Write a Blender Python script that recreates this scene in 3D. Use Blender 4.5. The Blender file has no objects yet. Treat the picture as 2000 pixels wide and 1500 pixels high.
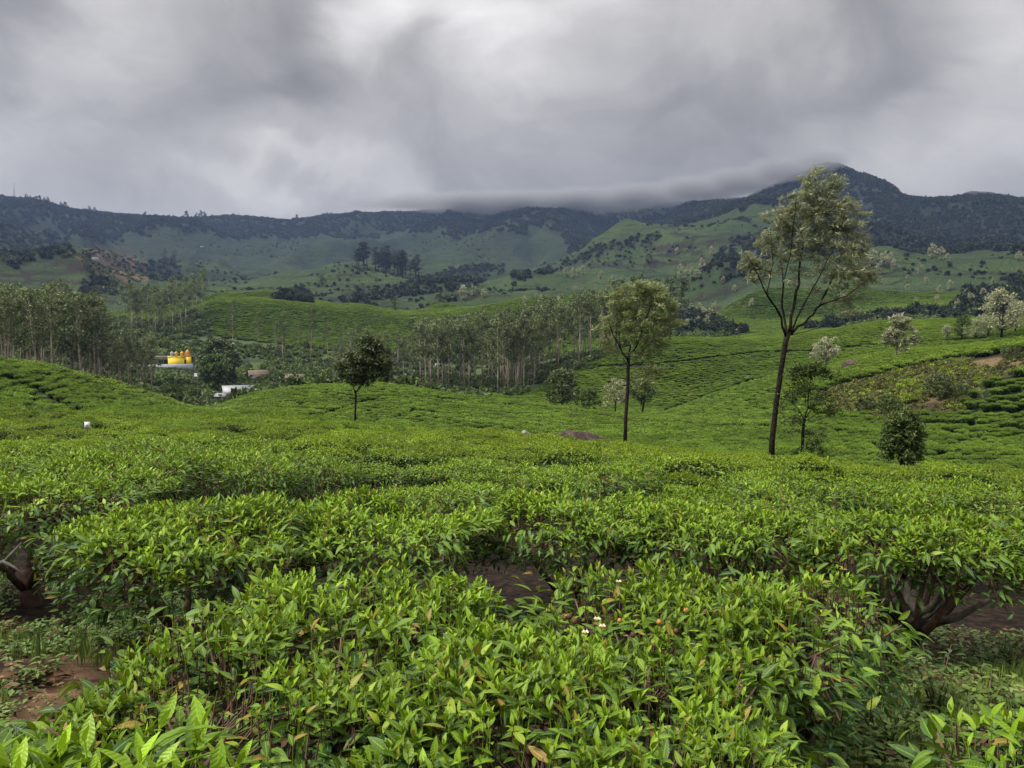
import bpy, math, random
import numpy as np
from mathutils import Vector

scene = bpy.context.scene
COL = scene.collection
rad = math.radians
# ------------------------------------------------------------------ camera
F = 1511.0                       # focal length in photo pixels (2000 wide)
PITCH = math.atan(100.0 / F)
CAMZ = 1.75
cam_d = bpy.data.cameras.new('camera')
cam_d.sensor_width = 36.0
cam_d.lens = F / 2000.0 * 36.0
cam_d.clip_start = 0.05
cam_d.clip_end = 30000.0
cam = bpy.data.objects.new('camera', cam_d)
COL.objects.link(cam)
cam.location = (0, 0, CAMZ)
cam.rotation_euler = (math.pi / 2 - PITCH, 0, 0)
scene.camera = cam
# ------------------------------------------------------------------ exposure
vs = scene.view_settings
vs.view_transform = 'Standard'
vs.look = 'None'
vs.exposure = 0.85
vs.gamma = 1.0
scene.cycles.max_bounces = 6
scene.cycles.diffuse_bounces = 1
scene.cycles.glossy_bounces = 2
scene.cycles.transmission_bounces = 4
scene.cycles.transparent_max_bounces = 6
scene.cycles.volume_bounces = 1
scene.cycles.sample_clamp_indirect = 4.0
scene.cycles.caustics_reflective = False
scene.cycles.caustics_refractive = False

# ------------------------------------------------------------------ node helper
class NT:
    def __init__(s, tree):
        s.t = tree
        s.n = tree.nodes
        s.l = tree.links
        s.n.clear()
    def node(s, kind, **kw):
        nd = s.n.new(kind)
        for k, v in kw.items():
            setattr(nd, k, v)
        return nd
    def set(s, sock, v):
        if v is None:
            return
        if isinstance(v, bpy.types.NodeSocket):
            s.l.new(v, sock)
        else:
            sock.default_value = v
    def math(s, op, a, b=None, c=None, clamp=False):
        nd = s.node('ShaderNodeMath', operation=op, use_clamp=clamp)
        s.set(nd.inputs[0], a)
        s.set(nd.inputs[1], b)
        s.set(nd.inputs[2], c)
        return nd.outputs[0]
    def vmath(s, op, a, b=None, scale=None):
        nd = s.node('ShaderNodeVectorMath', operation=op)
        s.set(nd.inputs[0], a)
        s.set(nd.inputs[1], b)
        if scale is not None:
            s.set(nd.inputs['Scale'], scale)
        return nd.outputs[0]
    def noise(s, vec, scale, detail=3.0, rough=0.5, dist=0.0, col=False):
        nd = s.node('ShaderNodeTexNoise')
        s.set(nd.inputs['Vector'], vec)
        s.set(nd.inputs['Scale'], scale)
        nd.inputs['Detail'].default_value = detail
        nd.inputs['Roughness'].default_value = rough
        nd.inputs['Distortion'].default_value = dist
        return nd.outputs['Color' if col else 'Fac']
    def voro(s, vec, scale, feature='F1', out='Distance', rnd=1.0):
        nd = s.node('ShaderNodeTexVoronoi', feature=feature)
        s.set(nd.inputs['Vector'], vec)
        s.set(nd.inputs['Scale'], scale)
        s.set(nd.inputs['Randomness'], rnd)
        return nd.outputs[out]
    def mix(s, f, a, b, mode='MIX'):
        nd = s.node('ShaderNodeMix', data_type='RGBA', blend_type=mode)
        s.set(nd.inputs[0], f)
        for k, v in ((6, a), (7, b)):
            if isinstance(v, (tuple, list)) and len(v) == 3:
                v = (*v, 1)
            s.set(nd.inputs[k], v)
        return nd.outputs[2]
    def ramp(s, x, a, b, lo=0.0, hi=1.0, smooth=True):
        nd = s.node('ShaderNodeMapRange')
        nd.interpolation_type = 'SMOOTHSTEP' if smooth else 'LINEAR'
        for k, v in enumerate((x, a, b, lo, hi)):
            s.set(nd.inputs[k], v)
        return nd.outputs[0]
    def attr(s, name):
        return s.node('ShaderNodeAttribute', attribute_name=name)
    def sep(s, col):
        nd = s.node('ShaderNodeSeparateColor')
        s.set(nd.inputs[0], col)
        return nd.outputs
    def bump(s, h, dist, strength=1.0, normal=None):
        nd = s.node('ShaderNodeBump')
        nd.inputs['Strength'].default_value = strength
        nd.inputs['Distance'].default_value = dist
        s.set(nd.inputs['Height'], h)
        s.set(nd.inputs['Normal'], normal)
        return nd.outputs[0]

# ------------------------------------------------------------------ world: overcast deck of cloud in front of a clear sky
SUN_EL, SUN_AZ = 52.0, 250.0      # sun behind the cloud, upper left, a little behind the camera
world = bpy.data.worlds.new('World')
scene.world = world
world.use_nodes = True
W = NT(world.node_tree)
tc = W.node('ShaderNodeTexCoord').outputs['Generated']
sky = W.node('ShaderNodeTexSky', sky_type='NISHITA')
sky.sun_disc = False
sky.sun_elevation = rad(SUN_EL)
sky.sun_rotation = rad(SUN_AZ)
sepd = W.node('ShaderNodeSeparateXYZ')
W.l.new(tc, sepd.inputs[0])
dx, dy, dz = sepd.outputs
nz1 = W.noise(tc, 2.1, 5.0, 0.55, 0.6)
nzc = W.noise(W.vmath('MULTIPLY', tc, (1, 1, 1.6)), 3.1, 5.0, 0.5, 0.4, col=True)
warp = W.vmath('SCALE', W.vmath('SUBTRACT', nzc, (0.5, 0.5, 0.5)), scale=0.34)
wd = W.vmath('ADD', tc, warp)
sepw = W.node('ShaderNodeSeparateXYZ')
W.l.new(wd, sepw.inputs[0])
wx, wy, wz = sepw.outputs
az = W.math('ARCTAN2', wx, wy)
el = W.math('ARCSINE', wz)
def blob(px, py, rx, ry, amp):
    a0 = math.atan((px - 1000) / F)
    e0 = math.atan((650 - py) / F)
    u = W.math('MULTIPLY', W.math('SUBTRACT', az, a0), F / rx)
    v = W.math('MULTIPLY', W.math('SUBTRACT', el, e0), F / ry)
    q = W.math('ADD', W.math('MULTIPLY', u, u), W.math('MULTIPLY', v, v))
    return W.math('MULTIPLY', W.math('EXPONENT', W.math('MULTIPLY', q, -1.0)), amp)
# brightness of the deck (linear, before exposure); blobs are banks and gaps of the cloud
val = W.ramp(nz1, 0.3, 0.7, 0.24, 0.35)
for b in SKY_BLOBS if 'SKY_BLOBS' in globals() else (
    (40, 50, 150, 120, -0.12), (215, 70, 80, 110, 0.15), (60, 230, 260, 70, 0.03),
    (430, 120, 200, 150, -0.08), (625, 100, 70, 120, -0.11), (560, 240, 260, 50, -0.09),
    (730, 70, 90, 130, 0.15), (960, 50, 170, 90, 0.20), (860, 130, 50, 100, -0.12),
    (1150, 60, 180, 120, 0.05), (1450, 240, 420, 130, -0.075), (1640, 130, 210, 150, -0.09),
    (1945, 110, 95, 130, 0.13), (1780, 220, 60, 30, 0.06), (1900, 330, 200, 60, 0.05),
    (1120, 370, 420, 80, -0.06), (560, 375, 170, 28, 0.11), (130, 400, 250, 60, -0.02),
    (560, -250, 500, 200, -0.05)):
    val = W.math('ADD', val, blob(*b))
fine = W.noise(wd, 5.5, 8.0, 0.58, 0.5)
val = W.math('MULTIPLY', val, W.ramp(fine, 0.30, 0.70, 0.80, 1.15, smooth=False))
# thinner, brighter cloud overhead and behind the photographer
hi = W.ramp(W.math('ARCSINE', dz), 0.45, 1.15, 0.0, 0.95)
val = W.math('ADD', val, hi)
val = W.math('ADD', val, W.ramp(dy, 0.45, -0.5, 0.0, -0.02))
val = W.math('MAXIMUM', val, 0.10)
tint = W.mix(W.noise(tc, 2.7, 2.0, 0.5), (1.015, 0.985, 0.985, 1), (1.04, 0.995, 0.945, 1))
ccol = W.vmath('SCALE', tint, scale=val)
bg1 = W.node('ShaderNodeBackground')
W.l.new(sky.outputs[0], bg1.inputs[0])
bg1.inputs[1].default_value = 0.08
bg2 = W.node('ShaderNodeBackground')
W.l.new(ccol, bg2.inputs[0])
bg2.inputs[1].default_value = 1.0
mixw = W.node('ShaderNodeMixShader')
mixw.inputs[0].default_value = 0.97
W.l.new(bg1.outputs[0], mixw.inputs[1])
W.l.new(bg2.outputs[0], mixw.inputs[2])
outw = W.node('ShaderNodeOutputWorld')
W.l.new(mixw.outputs[0], outw.inputs[0])
world.cycles.sampling_method = 'MANUAL'
world.cycles.sample_map_resolution = 512
# ------------------------------------------------------------------ sun through the cloud
sd = bpy.data.lights.new('sun', 'SUN')
sd.energy = 2.7
sd.angle = rad(11)
sd.color = (1.0, 0.95, 0.86)
sun = bpy.data.objects.new('sun', sd)
COL.objects.link(sun)
_e, _a = rad(SUN_EL), rad(SUN_AZ)
sdir = Vector((math.sin(_a) * math.cos(_e), math.cos(_a) * math.cos(_e), math.sin(_e)))
sun.rotation_euler = sdir.to_track_quat('Z', 'Y').to_euler()

# ------------------------------------------------------------------ tags and mesh helpers
def tag(o, label=None, cat=None, group=None, kind=None):
    for k, v in (('label', label), ('category', cat), ('group', group), ('kind', kind)):
        if v:
            o[k] = v
    return o

def empty(name, loc=(0, 0, 0), rz=0.0):
    o = bpy.data.objects.new(name, None)
    o.empty_display_size = 0.3
    COL.objects.link(o)
    o.location = loc
    o.rotation_euler = (0, 0, rz)
    return o

def copy_tree(o, parent=None):
    c = o.copy()
    COL.objects.link(c)
    if parent is not None:
        c.parent = parent
    for ch in KIDS.get(o.name, ()):
        copy_tree(ch, c)
    return c
KIDS = {}

def np_mesh(name, verts, quads=None, tris=None, attrs=None, smooth=False):
    me = bpy.data.meshes.new(name)
    verts = np.asarray(verts, np.float32).reshape(-1, 3)
    me.vertices.add(len(verts))
    me.vertices.foreach_set('co', verts.ravel())
    parts, tot = [], []
    if quads is not None and len(quads):
        q = np.asarray(quads, np.int32).reshape(-1, 4)
        parts.append(q.ravel()); tot.append(np.full(len(q), 4, np.int32))
    if tris is not None and len(tris):
        t = np.asarray(tris, np.int32).reshape(-1, 3)
        parts.append(t.ravel()); tot.append(np.full(len(t), 3, np.int32))
    if parts:
        li = np.concatenate(parts)
        lt = np.concatenate(tot)
        ls = np.concatenate([[0], np.cumsum(lt)[:-1]]).astype(np.int32)
        me.loops.add(len(li))
        me.loops.foreach_set('vertex_index', li)
        me.polygons.add(len(lt))
        me.polygons.foreach_set('loop_start', ls)
        if smooth:
            me.polygons.foreach_set('use_smooth', np.ones(len(lt), bool))
    for k, v in (attrs or {}).items():
        v = np.asarray(v, np.float32)
        a = me.attributes.new(k, 'FLOAT_COLOR', 'POINT')
        a.data.foreach_set('color', v.ravel())
    me.update(calc_edges=True)
    return me

class MB:
    """collects pieces of ONE mesh"""
    def __init__(s):
        s.v, s.q, s.t, s.c, s.n = [], [], [], [], 0
    def add(s, v, q=None, t=None, c=None):
        v = np.asarray(v, float).reshape(-1, 3)
        if q is not None and len(q):
            s.q.append(np.asarray(q).reshape(-1, 4) + s.n)
        if t is not None and len(t):
            s.t.append(np.asarray(t).reshape(-1, 3) + s.n)
        if c is None:
            c = np.zeros((len(v), 4))
        c = np.asarray(c, float)
        if c.ndim == 1:
            c = np.tile(c, (len(v), 1))
        s.v.append(v); s.c.append(c)
        s.n += len(v)
    def box(s, a, b, c=None):
        x0, y0, z0 = a; x1, y1, z1 = b
        v = [(x0, y0, z0), (x1, y0, z0), (x1, y1, z0), (x0, y1, z0), (x0, y0, z1), (x1, y0, z1), (x1, y1, z1), (x0, y1, z1)]
        s.add(v, [(0, 3, 2, 1), (4, 5, 6, 7), (0, 1, 5, 4), (1, 2, 6, 5), (2, 3, 7, 6), (3, 0, 4, 7)], c=c)
    def tube(s, pts, radii, k=6, c=None, cap=True):
        P = np.asarray(pts, float); n = len(P)
        R = np.broadcast_to(np.asarray(radii, float), (n,))
        T = np.gradient(P, axis=0)
        T /= np.linalg.norm(T, axis=1)[:, None] + 1e-9
        ref = np.array([0, 0, 1.0]) if abs(T[:, 2]).mean() < 0.8 else np.array([1.0, 0, 0])
        U = np.cross(T, ref); U /= np.linalg.norm(U, axis=1)[:, None] + 1e-9
        V = np.cross(T, U)
        a = np.arange(k) * 2 * np.pi / k
        ring = P[:, None] + R[:, None, None] * (np.cos(a)[None, :, None] * U[:, None] + np.sin(a)[None, :, None] * V[:, None])
        i = np.arange(n - 1)[:, None] * k + np.arange(k)[None]
        j = np.arange(n - 1)[:, None] * k + (np.arange(k)[None] + 1) % k
        q = np.stack([i, j, j + k, i + k], -1).reshape(-1, 4)
        t = []
        if cap:
            t = [(0, b, b - 1) for b in range(2, k)] + [((n - 1) * k, (n - 1) * k + b - 1, (n - 1) * k + b) for b in range(2, k)]
        s.add(ring.reshape(-1, 3), q, t, c)
    def lathe(s, prof, k=16, c=None, at=(0, 0, 0)):
        prof = np.asarray(prof, float); n = len(prof)
        a = np.arange(k) * 2 * np.pi / k
        v = np.stack([prof[:, 0, None] * np.cos(a), prof[:, 0, None] * np.sin(a), np.repeat(prof[:, 1, None], k, 1)], -1).reshape(-1, 3) + np.array(at)
        i = np.arange(n - 1)[:, None] * k + np.arange(k)[None]
        j = np.arange(n - 1)[:, None] * k + (np.arange(k)[None] + 1) % k
        s.add(v, np.stack([i, j, j + k, i + k], -1).reshape(-1, 4), None, c)
    def mesh(s, name, smooth=False):
        return np_mesh(name, np.concatenate(s.v), np.concatenate(s.q) if s.q else None, np.concatenate(s.t) if s.t else None,
                       {'lc': np.concatenate(s.c)}, smooth)

def link(name, me, mat, parent=None, smooth=False):
    o = bpy.data.objects.new(name, me)
    COL.objects.link(o)
    if mat is not None and not me.materials:
        me.materials.append(mat)
    if parent is not None:
        o.parent = parent
        KIDS.setdefault(parent.name, []).append(o)
    return o

# ------------------------------------------------------------------ numpy noise
def _h(ix, iy, s):
    n = (ix.astype(np.int64) * 374761393 + iy.astype(np.int64) * 668265263 + s * 974634777) & 0xffffffff
    n = ((n ^ (n >> 13)) * 1274126177) & 0xffffffff
    return ((n ^ (n >> 16)) & 0xffff) / 65535.0
def vnoise(x, y, s=0):
    x = np.asarray(x, float); y = np.asarray(y, float)
    ix = np.floor(x); iy = np.floor(y)
    fx = x - ix; fy = y - iy
    fx = fx * fx * (3 - 2 * fx); fy = fy * fy * (3 - 2 * fy)
    a = _h(ix, iy, s); b = _h(ix + 1, iy, s); c = _h(ix, iy + 1, s); d = _h(ix + 1, iy + 1, s)
    return (a * (1 - fx) + b * fx) * (1 - fy) + (c * (1 - fx) + d * fx) * fy
def fbm(x, y, o=4, s=0):
    t = 0; a = 0.5; n = 0
    for k in range(o):
        t = t + a * vnoise(x * 2 ** k + 17.3 * k, y * 2 ** k - 9.1 * k, s + k)
        n += a; a *= 0.5
    return t / n
def sstep(a, b, x):
    t = np.clip((x - a) / (b - a), 0, 1)
    return t * t * (3 - 2 * t)

# ------------------------------------------------------------------ projection: a pixel of the photo and a distance give a point of the place
def ray(px, py):
    a = (np.asarray(px, float) - 1000) / F
    b = -(np.asarray(py, float) - 750) / F
    c, s = math.cos(PITCH), math.sin(PITCH)
    d = np.stack(np.broadcast_arrays(a, c + s * b, -s + c * b), -1)
    return d
def at(px, py, D):
    d = ray(px, py)
    h = np.hypot(d[..., 0], d[..., 1])
    return np.array([0, 0, CAMZ]) + d * (np.asarray(D, float) / h)[..., None]
def proj(P):
    P = np.asarray(P, float)
    c, s = math.cos(PITCH), math.sin(PITCH)
    x = P[..., 0]; y = P[..., 1]; z = P[..., 2] - CAMZ
    f = y * c - z * s; u = y * s + z * c
    return 1000 + F * x / f, 750 - F * u / f
# ------------------------------------------------------------------ the lie of the land: crest and valley lines, each (photo column, distance, photo row)
CURVES = [
 [(-400,.3,3000),(1000,.3,3000),(2400,.3,3000)],
 [(-400,1.6,1490),(1000,1.6,1500),(2400,1.6,1540)],
 [(-400,3.3,1110),(1000,3.3,1122),(2000,3.3,1170),(2400,3.3,1190)],
 [(-400,6,938),(0,6,945),(1000,6,955),(1500,6,985),(2000,6,1020),(2400,6,1040)],
 [(-400,12,865),(0,12,872),(1000,12,890),(1500,12,925),(2000,12,965),(2400,12,985)],
 [(-400,22,840),(0,22,848),(600,22,852),(1000,22,865),(1500,22,903),(2000,22,940),(2400,22,955)],
 [(-400,45,812),(0,45,812),(200,50,809),(400,60,806),(600,62,812),(700,72,826),(1000,60,846),(1220,50,872),(1500,34,893),(1765,33,912),(2000,35,928),(2400,36,944)],
 [(-400,60,796),(0,65,786),(150,75,791),(400,85,811),(600,80,836),(693,100,840),(1000,80,860),(1220,66,887),(1500,46,913),(1765,45,932),(2000,48,945),(2400,50,950)],
 [(-400,85,700),(0,85,735),(200,100,768),(400,115,805),(600,115,826),(1000,110,850),(1220,95,870),(1500,78,890),(1765,70,908),(2000,72,922),(2400,74,930)],
 [(-400,120,640),(0,115,701),(80,116,710),(150,120,728),(300,140,770),(400,170,797),(500,165,768),(600,160,754),(730,160,750),(900,165,772),(1100,160,795),(1250,150,812),(1400,130,822),(1500,115,829),(1650,100,822),(1800,95,826),(2000,95,828),(2400,95,820)],
 [(-400,160,645),(0,160,712),(150,165,750),(300,190,785),(400,210,805),(500,210,790),(600,210,775),(730,210,770),(900,220,790),(1000,215,800),(1100,200,812),(1200,190,817),(1300,170,816),(1400,160,812),(1500,145,812),(1570,130,785),(1635,125,748),(1750,125,717),(1850,125,696),(2000,125,671),(2400,125,630)],
 [(-400,230,650),(0,230,735),(200,250,762),(300,270,772),(450,270,776),(600,280,765),(800,280,758),(950,260,770),(1100,235,801),(1200,220,809),(1300,210,803),(1400,210,768),(1500,205,738),(1600,200,718),(1700,190,692),(1800,185,681),(1900,180,673),(2000,175,662),(2400,170,622)],
 [(-400,280,650),(0,280,722),(200,310,748),(300,330,733),(450,340,738),(600,340,735),(800,320,742),(950,290,757),(1100,260,775),(1200,250,790),(1300,240,800),(1400,240,770),(1500,240,741),(1600,235,720),(1700,222,696),(1800,215,684),(1900,210,676),(2000,205,666),(2400,200,626)],
 [(-400,330,640),(0,330,706),(200,350,718),(300,360,716),(350,370,715),(450,380,716),(600,400,705),(800,400,712),(950,340,740),(1050,330,722),(1110,330,710),(1180,330,691),(1330,330,658),(1480,330,662),(1600,330,646),(1740,320,626),(2000,310,620),(2400,300,612)],
 [(-400,430,640),(0,430,685),(200,430,680),(300,440,672),(400,450,668),(600,470,660),(800,480,660),(950,440,690),(1180,430,690),(1330,420,672),(1500,420,665),(1740,420,640),(2000,420,636),(2400,420,630)],
 [(-400,660,600),(0,650,612),(200,620,622),(300,600,625),(380,600,602),(440,600,583),(520,600,582),(600,600,591),(700,600,600),(790,600,610),(850,610,607),(950,640,594),(1050,680,580),(1150,700,578),(1240,690,590),(1330,650,618),(1500,620,625),(1600,620,622),(1740,620,600),(2000,620,590),(2400,620,585)],
 [(-400,720,603),(0,710,615),(200,680,626),(380,660,605),(440,660,587),(520,660,586),(600,660,595),(700,660,604),(790,670,614),(850,690,611),(950,700,598),(1150,760,582),(1240,770,588),(1330,770,606),(1390,760,600),(1445,745,575),(1484,740,563),(1560,735,570),(1740,740,582),(2000,740,578),(2400,740,570)],
 [(-400,850,595),(0,850,598),(400,850,600),(520,850,590),(600,850,596),(790,850,607),(950,850,592),(1050,850,583),(1150,850,586),(1330,850,603),(1400,840,592),(1484,830,572),(1560,830,577),(1740,850,578),(2000,850,574),(2400,850,565)],
 [(-400,1000,520),(0,1000,524),(100,1030,508),(150,1050,500),(200,1080,540),(300,1150,560),(400,1250,566),(600,1250,555),(700,1250,542),(820,1250,538),(950,1150,555),(1050,1080,548),(1150,1040,548),(1250,1000,553),(1324,960,558),(1367,930,543),(1445,920,527),(1520,920,520),(1600,940,522),(1680,980,503),(1740,1000,512),(1800,1010,524),(2000,1020,510),(2400,1020,500)],
 [(-400,1150,530),(0,1150,533),(150,1200,520),(200,1230,542),(300,1320,560),(400,1430,566),(600,1430,558),(700,1430,552),(820,1430,550),(950,1300,560),(1050,1250,557),(1150,1200,555),(1250,1150,558),(1324,1100,562),(1367,1080,552),(1445,1070,538),(1520,1070,532),(1600,1090,533),(1680,1130,518),(1740,1150,524),(1800,1160,532),(2000,1170,520),(2400,1170,510)],
 [(-400,1350,520),(0,1400,522),(150,1450,520),(300,1600,545),(500,1700,545),(700,1700,530),(900,1650,538),(1000,1600,540),(1066,1500,521),(1152,1480,492),(1289,1500,452),(1386,1550,428),(1465,1600,410),(1530,1600,412),(1600,1550,445),(1700,1450,482),(1760,1400,495),(1850,1380,515),(2000,1400,500),(2400,1400,490)],
 [(-400,1550,520),(0,1600,520),(150,1700,520),(300,1850,530),(500,1950,535),(700,1950,522),(900,1850,525),(1000,1830,520),(1066,1760,532),(1152,1720,512),(1289,1720,478),(1386,1770,452),(1465,1800,428),(1530,1780,428),(1600,1720,455),(1700,1600,490),(1760,1550,500),(1850,1530,515),(2000,1550,500),(2400,1550,490)],
 [(-400,1900,450),(0,2000,466),(100,2100,475),(200,2200,478),(330,2300,457),(430,2350,468),(560,2400,474),(640,2350,458),(750,2350,466),(850,2300,470),(933,2250,464),(1015,2200,446),(1105,2200,442),(1180,2300,452),(1289,2350,440),(1386,2250,418),(1480,2150,396),(1600,1950,415),(1750,1800,455),(2000,1750,480),(2400,1700,480)],
 [(-400,3000,350),(0,3000,385),(80,3050,393),(150,3100,409),(250,3200,419),(350,3200,425),(480,3200,422),(550,3200,428),(620,3200,422),(700,3200,414),(770,3200,414),(900,3200,410),(1050,3200,408),(1200,3150,406),(1300,3050,397),(1450,2900,388),(1500,2800,368),(1560,2700,341),(1620,2600,321),(1680,2600,339),(1740,2550,362),(1768,2550,384),(1850,2500,388),(1880,2500,384),(1940,2500,382),(2000,2500,389),(2400,2500,400)],
 [(-400,4200,480),(1000,4300,480),(2400,4200,480)],
 [(-400,9000,660),(1000,9000,660),(2400,9000,660)],
]
CREST = max(k for k, c in enumerate(CURVES) if c[0] == (-400, 3000, 350))
def pchip(x, y, q):
    """monotone cubic interpolation, x (n,), y (n,), q (m,)"""
    h = np.diff(x); dl = np.diff(y) / h
    d = np.zeros_like(y)
    w1 = 2 * h[1:] + h[:-1]; w2 = h[1:] + 2 * h[:-1]
    ok = dl[1:] * dl[:-1] > 0
    with np.errstate(divide='ignore', invalid='ignore'):
        dd = (w1 + w2) / (w1 / dl[:-1] + w2 / dl[1:])
    d[1:-1] = np.where(ok, dd, 0)
    d[0] = dl[0]; d[-1] = dl[-1]
    k = np.clip(np.searchsorted(x, q) - 1, 0, len(x) - 2)
    t = np.clip((q - x[k]) / h[k], 0, 1)
    return ((2*t**3-3*t**2+1)*y[k] + (t**3-2*t**2+t)*h[k]*d[k] + (-2*t**3+3*t**2)*y[k+1] + (t**3-t**2)*h[k]*d[k+1])

AZ0, AZ1 = -0.72, 0.72
NA, NR = 1100, 1000
azs = np.linspace(AZ0, AZ1, NA)
RMIN, RMAX = 0.35, 8900.0
rs = np.exp(np.linspace(math.log(RMIN), math.log(RMAX), NR))
_cr, _cz = [], []
for cv in CURVES:
    c = np.array(cv, float)
    P = at(c[:, 0], c[:, 2], c[:, 1])
    if c[0, 1] < 0.5:
        P[:, 2] = 0.84
    a = np.arctan2(P[:, 0], P[:, 1])
    _cr.append(np.exp(pchip(a, np.log(c[:, 1]), azs)))
    # interpolate the slope (elevation angle), which keeps the skyline where it is
    _cz.append(pchip(a, (P[:, 2] - CAMZ) / c[:, 1], azs))
_cr = np.array(_cr); _cz = np.array(_cz)
_cr = np.maximum.accumulate(_cr * (1 + 1e-4 * np.arange(len(_cr)))[:, None], 0)
SURF = np.zeros((NA, NR))
for i in range(NA):
    SURF[i] = pchip(np.log(_cr[:, i]), _cz[:, i] * _cr[:, i] , np.log(rs)) + CAMZ
# soften across columns a little
for _ in range(6):
    SURF[1:-1] = 0.25 * SURF[:-2] + 0.5 * SURF[1:-1] + 0.25 * SURF[2:]
GX = np.sin(azs)[:, None] * rs[None]
GY = np.cos(azs)[:, None] * rs[None]
R2 = np.broadcast_to(rs[None], SURF.shape)
# rolling folds and gullies on the far slopes, none on the skyline itself
def ridged(x, y, s):
    return 1 - np.abs(2 * fbm(x, y, 4, s) - 1)
amp = sstep(450, 1500, R2)
near_crest = np.exp(-((np.log(R2) - np.log(_cr[CREST])[:, None]) / 0.035) ** 2)
folds = (ridged(GX / 400 + 3.1, GY / 620, 11) - 0.72) * 120 + (ridged(GX / 150, GY / 220, 15) - 0.72) * 46
FOLD = (ridged(GX / 400 + 3.1, GY / 620, 11) - 0.72) + 0.5 * (ridged(GX / 150, GY / 220, 15) - 0.72)
folds *= sstep(650, 1900, R2) * (1 - 0.96 * near_crest) * (1 - sstep(3400, 4200, R2))
small = (fbm(GX / 60, GY / 75, 3, 21) - 0.5) * 9 * sstep(400, 800, R2) * (1 - near_crest) + near_crest * (fbm(GX / 30, GY / 60, 3, 5) - 0.5) * 7
SURF += folds + small
SURF += (ridged(GX / 170 + 9, GY / 230, 33) - 0.70) * 40 * sstep(480, 800, R2) * (1 - sstep(1500, 2000, R2)) * (1 - np.exp(-((np.log(R2) - np.log(_cr[15])[:, None]) / 0.10) ** 2))
# nothing on the far slopes may stand above the surveyed skyline
_cap = CAMZ + R2 * (_cz[CREST][:, None] - 5.0 / F + (fbm(GX / 45, GY / 300, 4, 5) - 0.5) * 12 / F)
SURF = np.where(R2 > 900, np.minimum(SURF, _cap), SURF)
SURF += (fbm(GX / 9, GY / 9, 2, 41) - 0.5) * 0.22 * sstep(6, 16, R2)

def _idx(x, y):
    a = np.arctan2(x, y); r = np.hypot(x, y)
    ia = np.clip((a - AZ0) / (AZ1 - AZ0) * (NA - 1), 0, NA - 1.001)
    ir = np.clip((np.log(np.maximum(r, RMIN)) - math.log(RMIN)) / (math.log(RMAX) - math.log(RMIN)) * (NR - 1), 0, NR - 1.001)
    return ia, ir
def bil(G, x, y):
    ia, ir = _idx(np.asarray(x, float), np.asarray(y, float))
    i = ia.astype(int); j = ir.astype(int); u = ia - i; v = ir - j
    return (G[i, j]*(1-u)+G[i+1, j]*u)*(1-v) + (G[i, j+1]*(1-u)+G[i+1, j+1]*u)*v
# canopy surface -> soil: tea stands about 0.82 m tall
DEPTH = 0.84 * (1 - sstep(660, 760, R2)) + 0 * R2
GROUND = SURF - DEPTH
# near the camera the soil is gently uneven
GROUND += (fbm(GX / 0.9, GY / 0.9, 3, 77) - 0.5) * 0.10 * (1 - sstep(15, 40, R2))
def S(x, y): return bil(SURF, x, y)
def H(x, y): return bil(GROUND, x, y)
def hit(px, py, G=None, r0=3.0, r1=8000.0):
    """first point where the ray through this photo pixel meets the land (canopy surface)"""
    G = SURF if G is None else G
    t = np.exp(np.linspace(math.log(r0), math.log(r1), 2500))
    P = at(np.full(len(t), float(px)), np.full(len(t), float(py)), t)
    g = bil(G, P[:, 0], P[:, 1])
    b = np.nonzero(P[:, 2] <= g)[0]
    k = b[0] if len(b) else int(np.argmin(P[:, 2] - g))
    return np.array([P[k, 0], P[k, 1], g[k]]), t[k]
def stand(px, py, d0, d1):
    """ground point in that photo column, between two distances, whose soil shows nearest to that row"""
    t = np.exp(np.linspace(math.log(d0), math.log(d1), 300))
    P = at(np.full(300, float(px)), np.full(300, float(py)), t)
    g = H(P[:, 0], P[:, 1])
    q = proj(np.stack([P[:, 0], P[:, 1], g], -1))[1]
    k = int(np.argmin(np.abs(q - py)))
    return np.array([P[k, 0], P[k, 1], g[k]]), t[k]
# what shows from the camera (running maximum of elevation angle)
ELEV = (SURF - CAMZ) / R2
HORZ = np.maximum.accumulate(ELEV, axis=1)
HIDDEN = (HORZ - ELEV) * R2          # metres below the line of sight
# ------------------------------------------------------------------ land cover masks (azimuth column and distance, so fixed to the land)
AZPX = 1000 + F * np.tan(np.repeat(azs[:, None], NR, 1))
CURV = lambda k: _cr[k][:, None] * np.ones(NR)
def poly_mask(poly):
    """inside test of photo-column/distance polygon [(px,D)...] on the grid"""
    x, y = AZPX, np.log(R2)
    inside = np.zeros(SURF.shape, bool)
    n = len(poly)
    for i in range(n):
        x1, y1 = poly[i][0], math.log(poly[i][1]); x2, y2 = poly[(i+1) % n][0], math.log(poly[(i+1) % n][1])
        if y1 == y2: continue
        c = ((y1 > y) != (y2 > y)) & (x < (x2 - x1) * (y - y1) / (y2 - y1) + x1)
        inside ^= c
    return inside
def blur(m, n=2):
    m = m.astype(float)
    for _ in range(n):
        m[1:-1] = 0.25*m[:-2]+0.5*m[1:-1]+0.25*m[2:]
        m[:, 1:-1] = 0.25*m[:, :-2]+0.5*m[:, 1:-1]+0.25*m[:, 2:]
    return m
PYG = 650 - F * ELEV * np.cos(np.repeat(azs[:, None], NR, 1)) ** -1 * np.cos(np.repeat(azs[:, None], NR, 1)) ** 2  # approximate photo row
_pp = proj(np.stack([GX, GY, SURF], -1))
PXG, PYG = _pp
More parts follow.
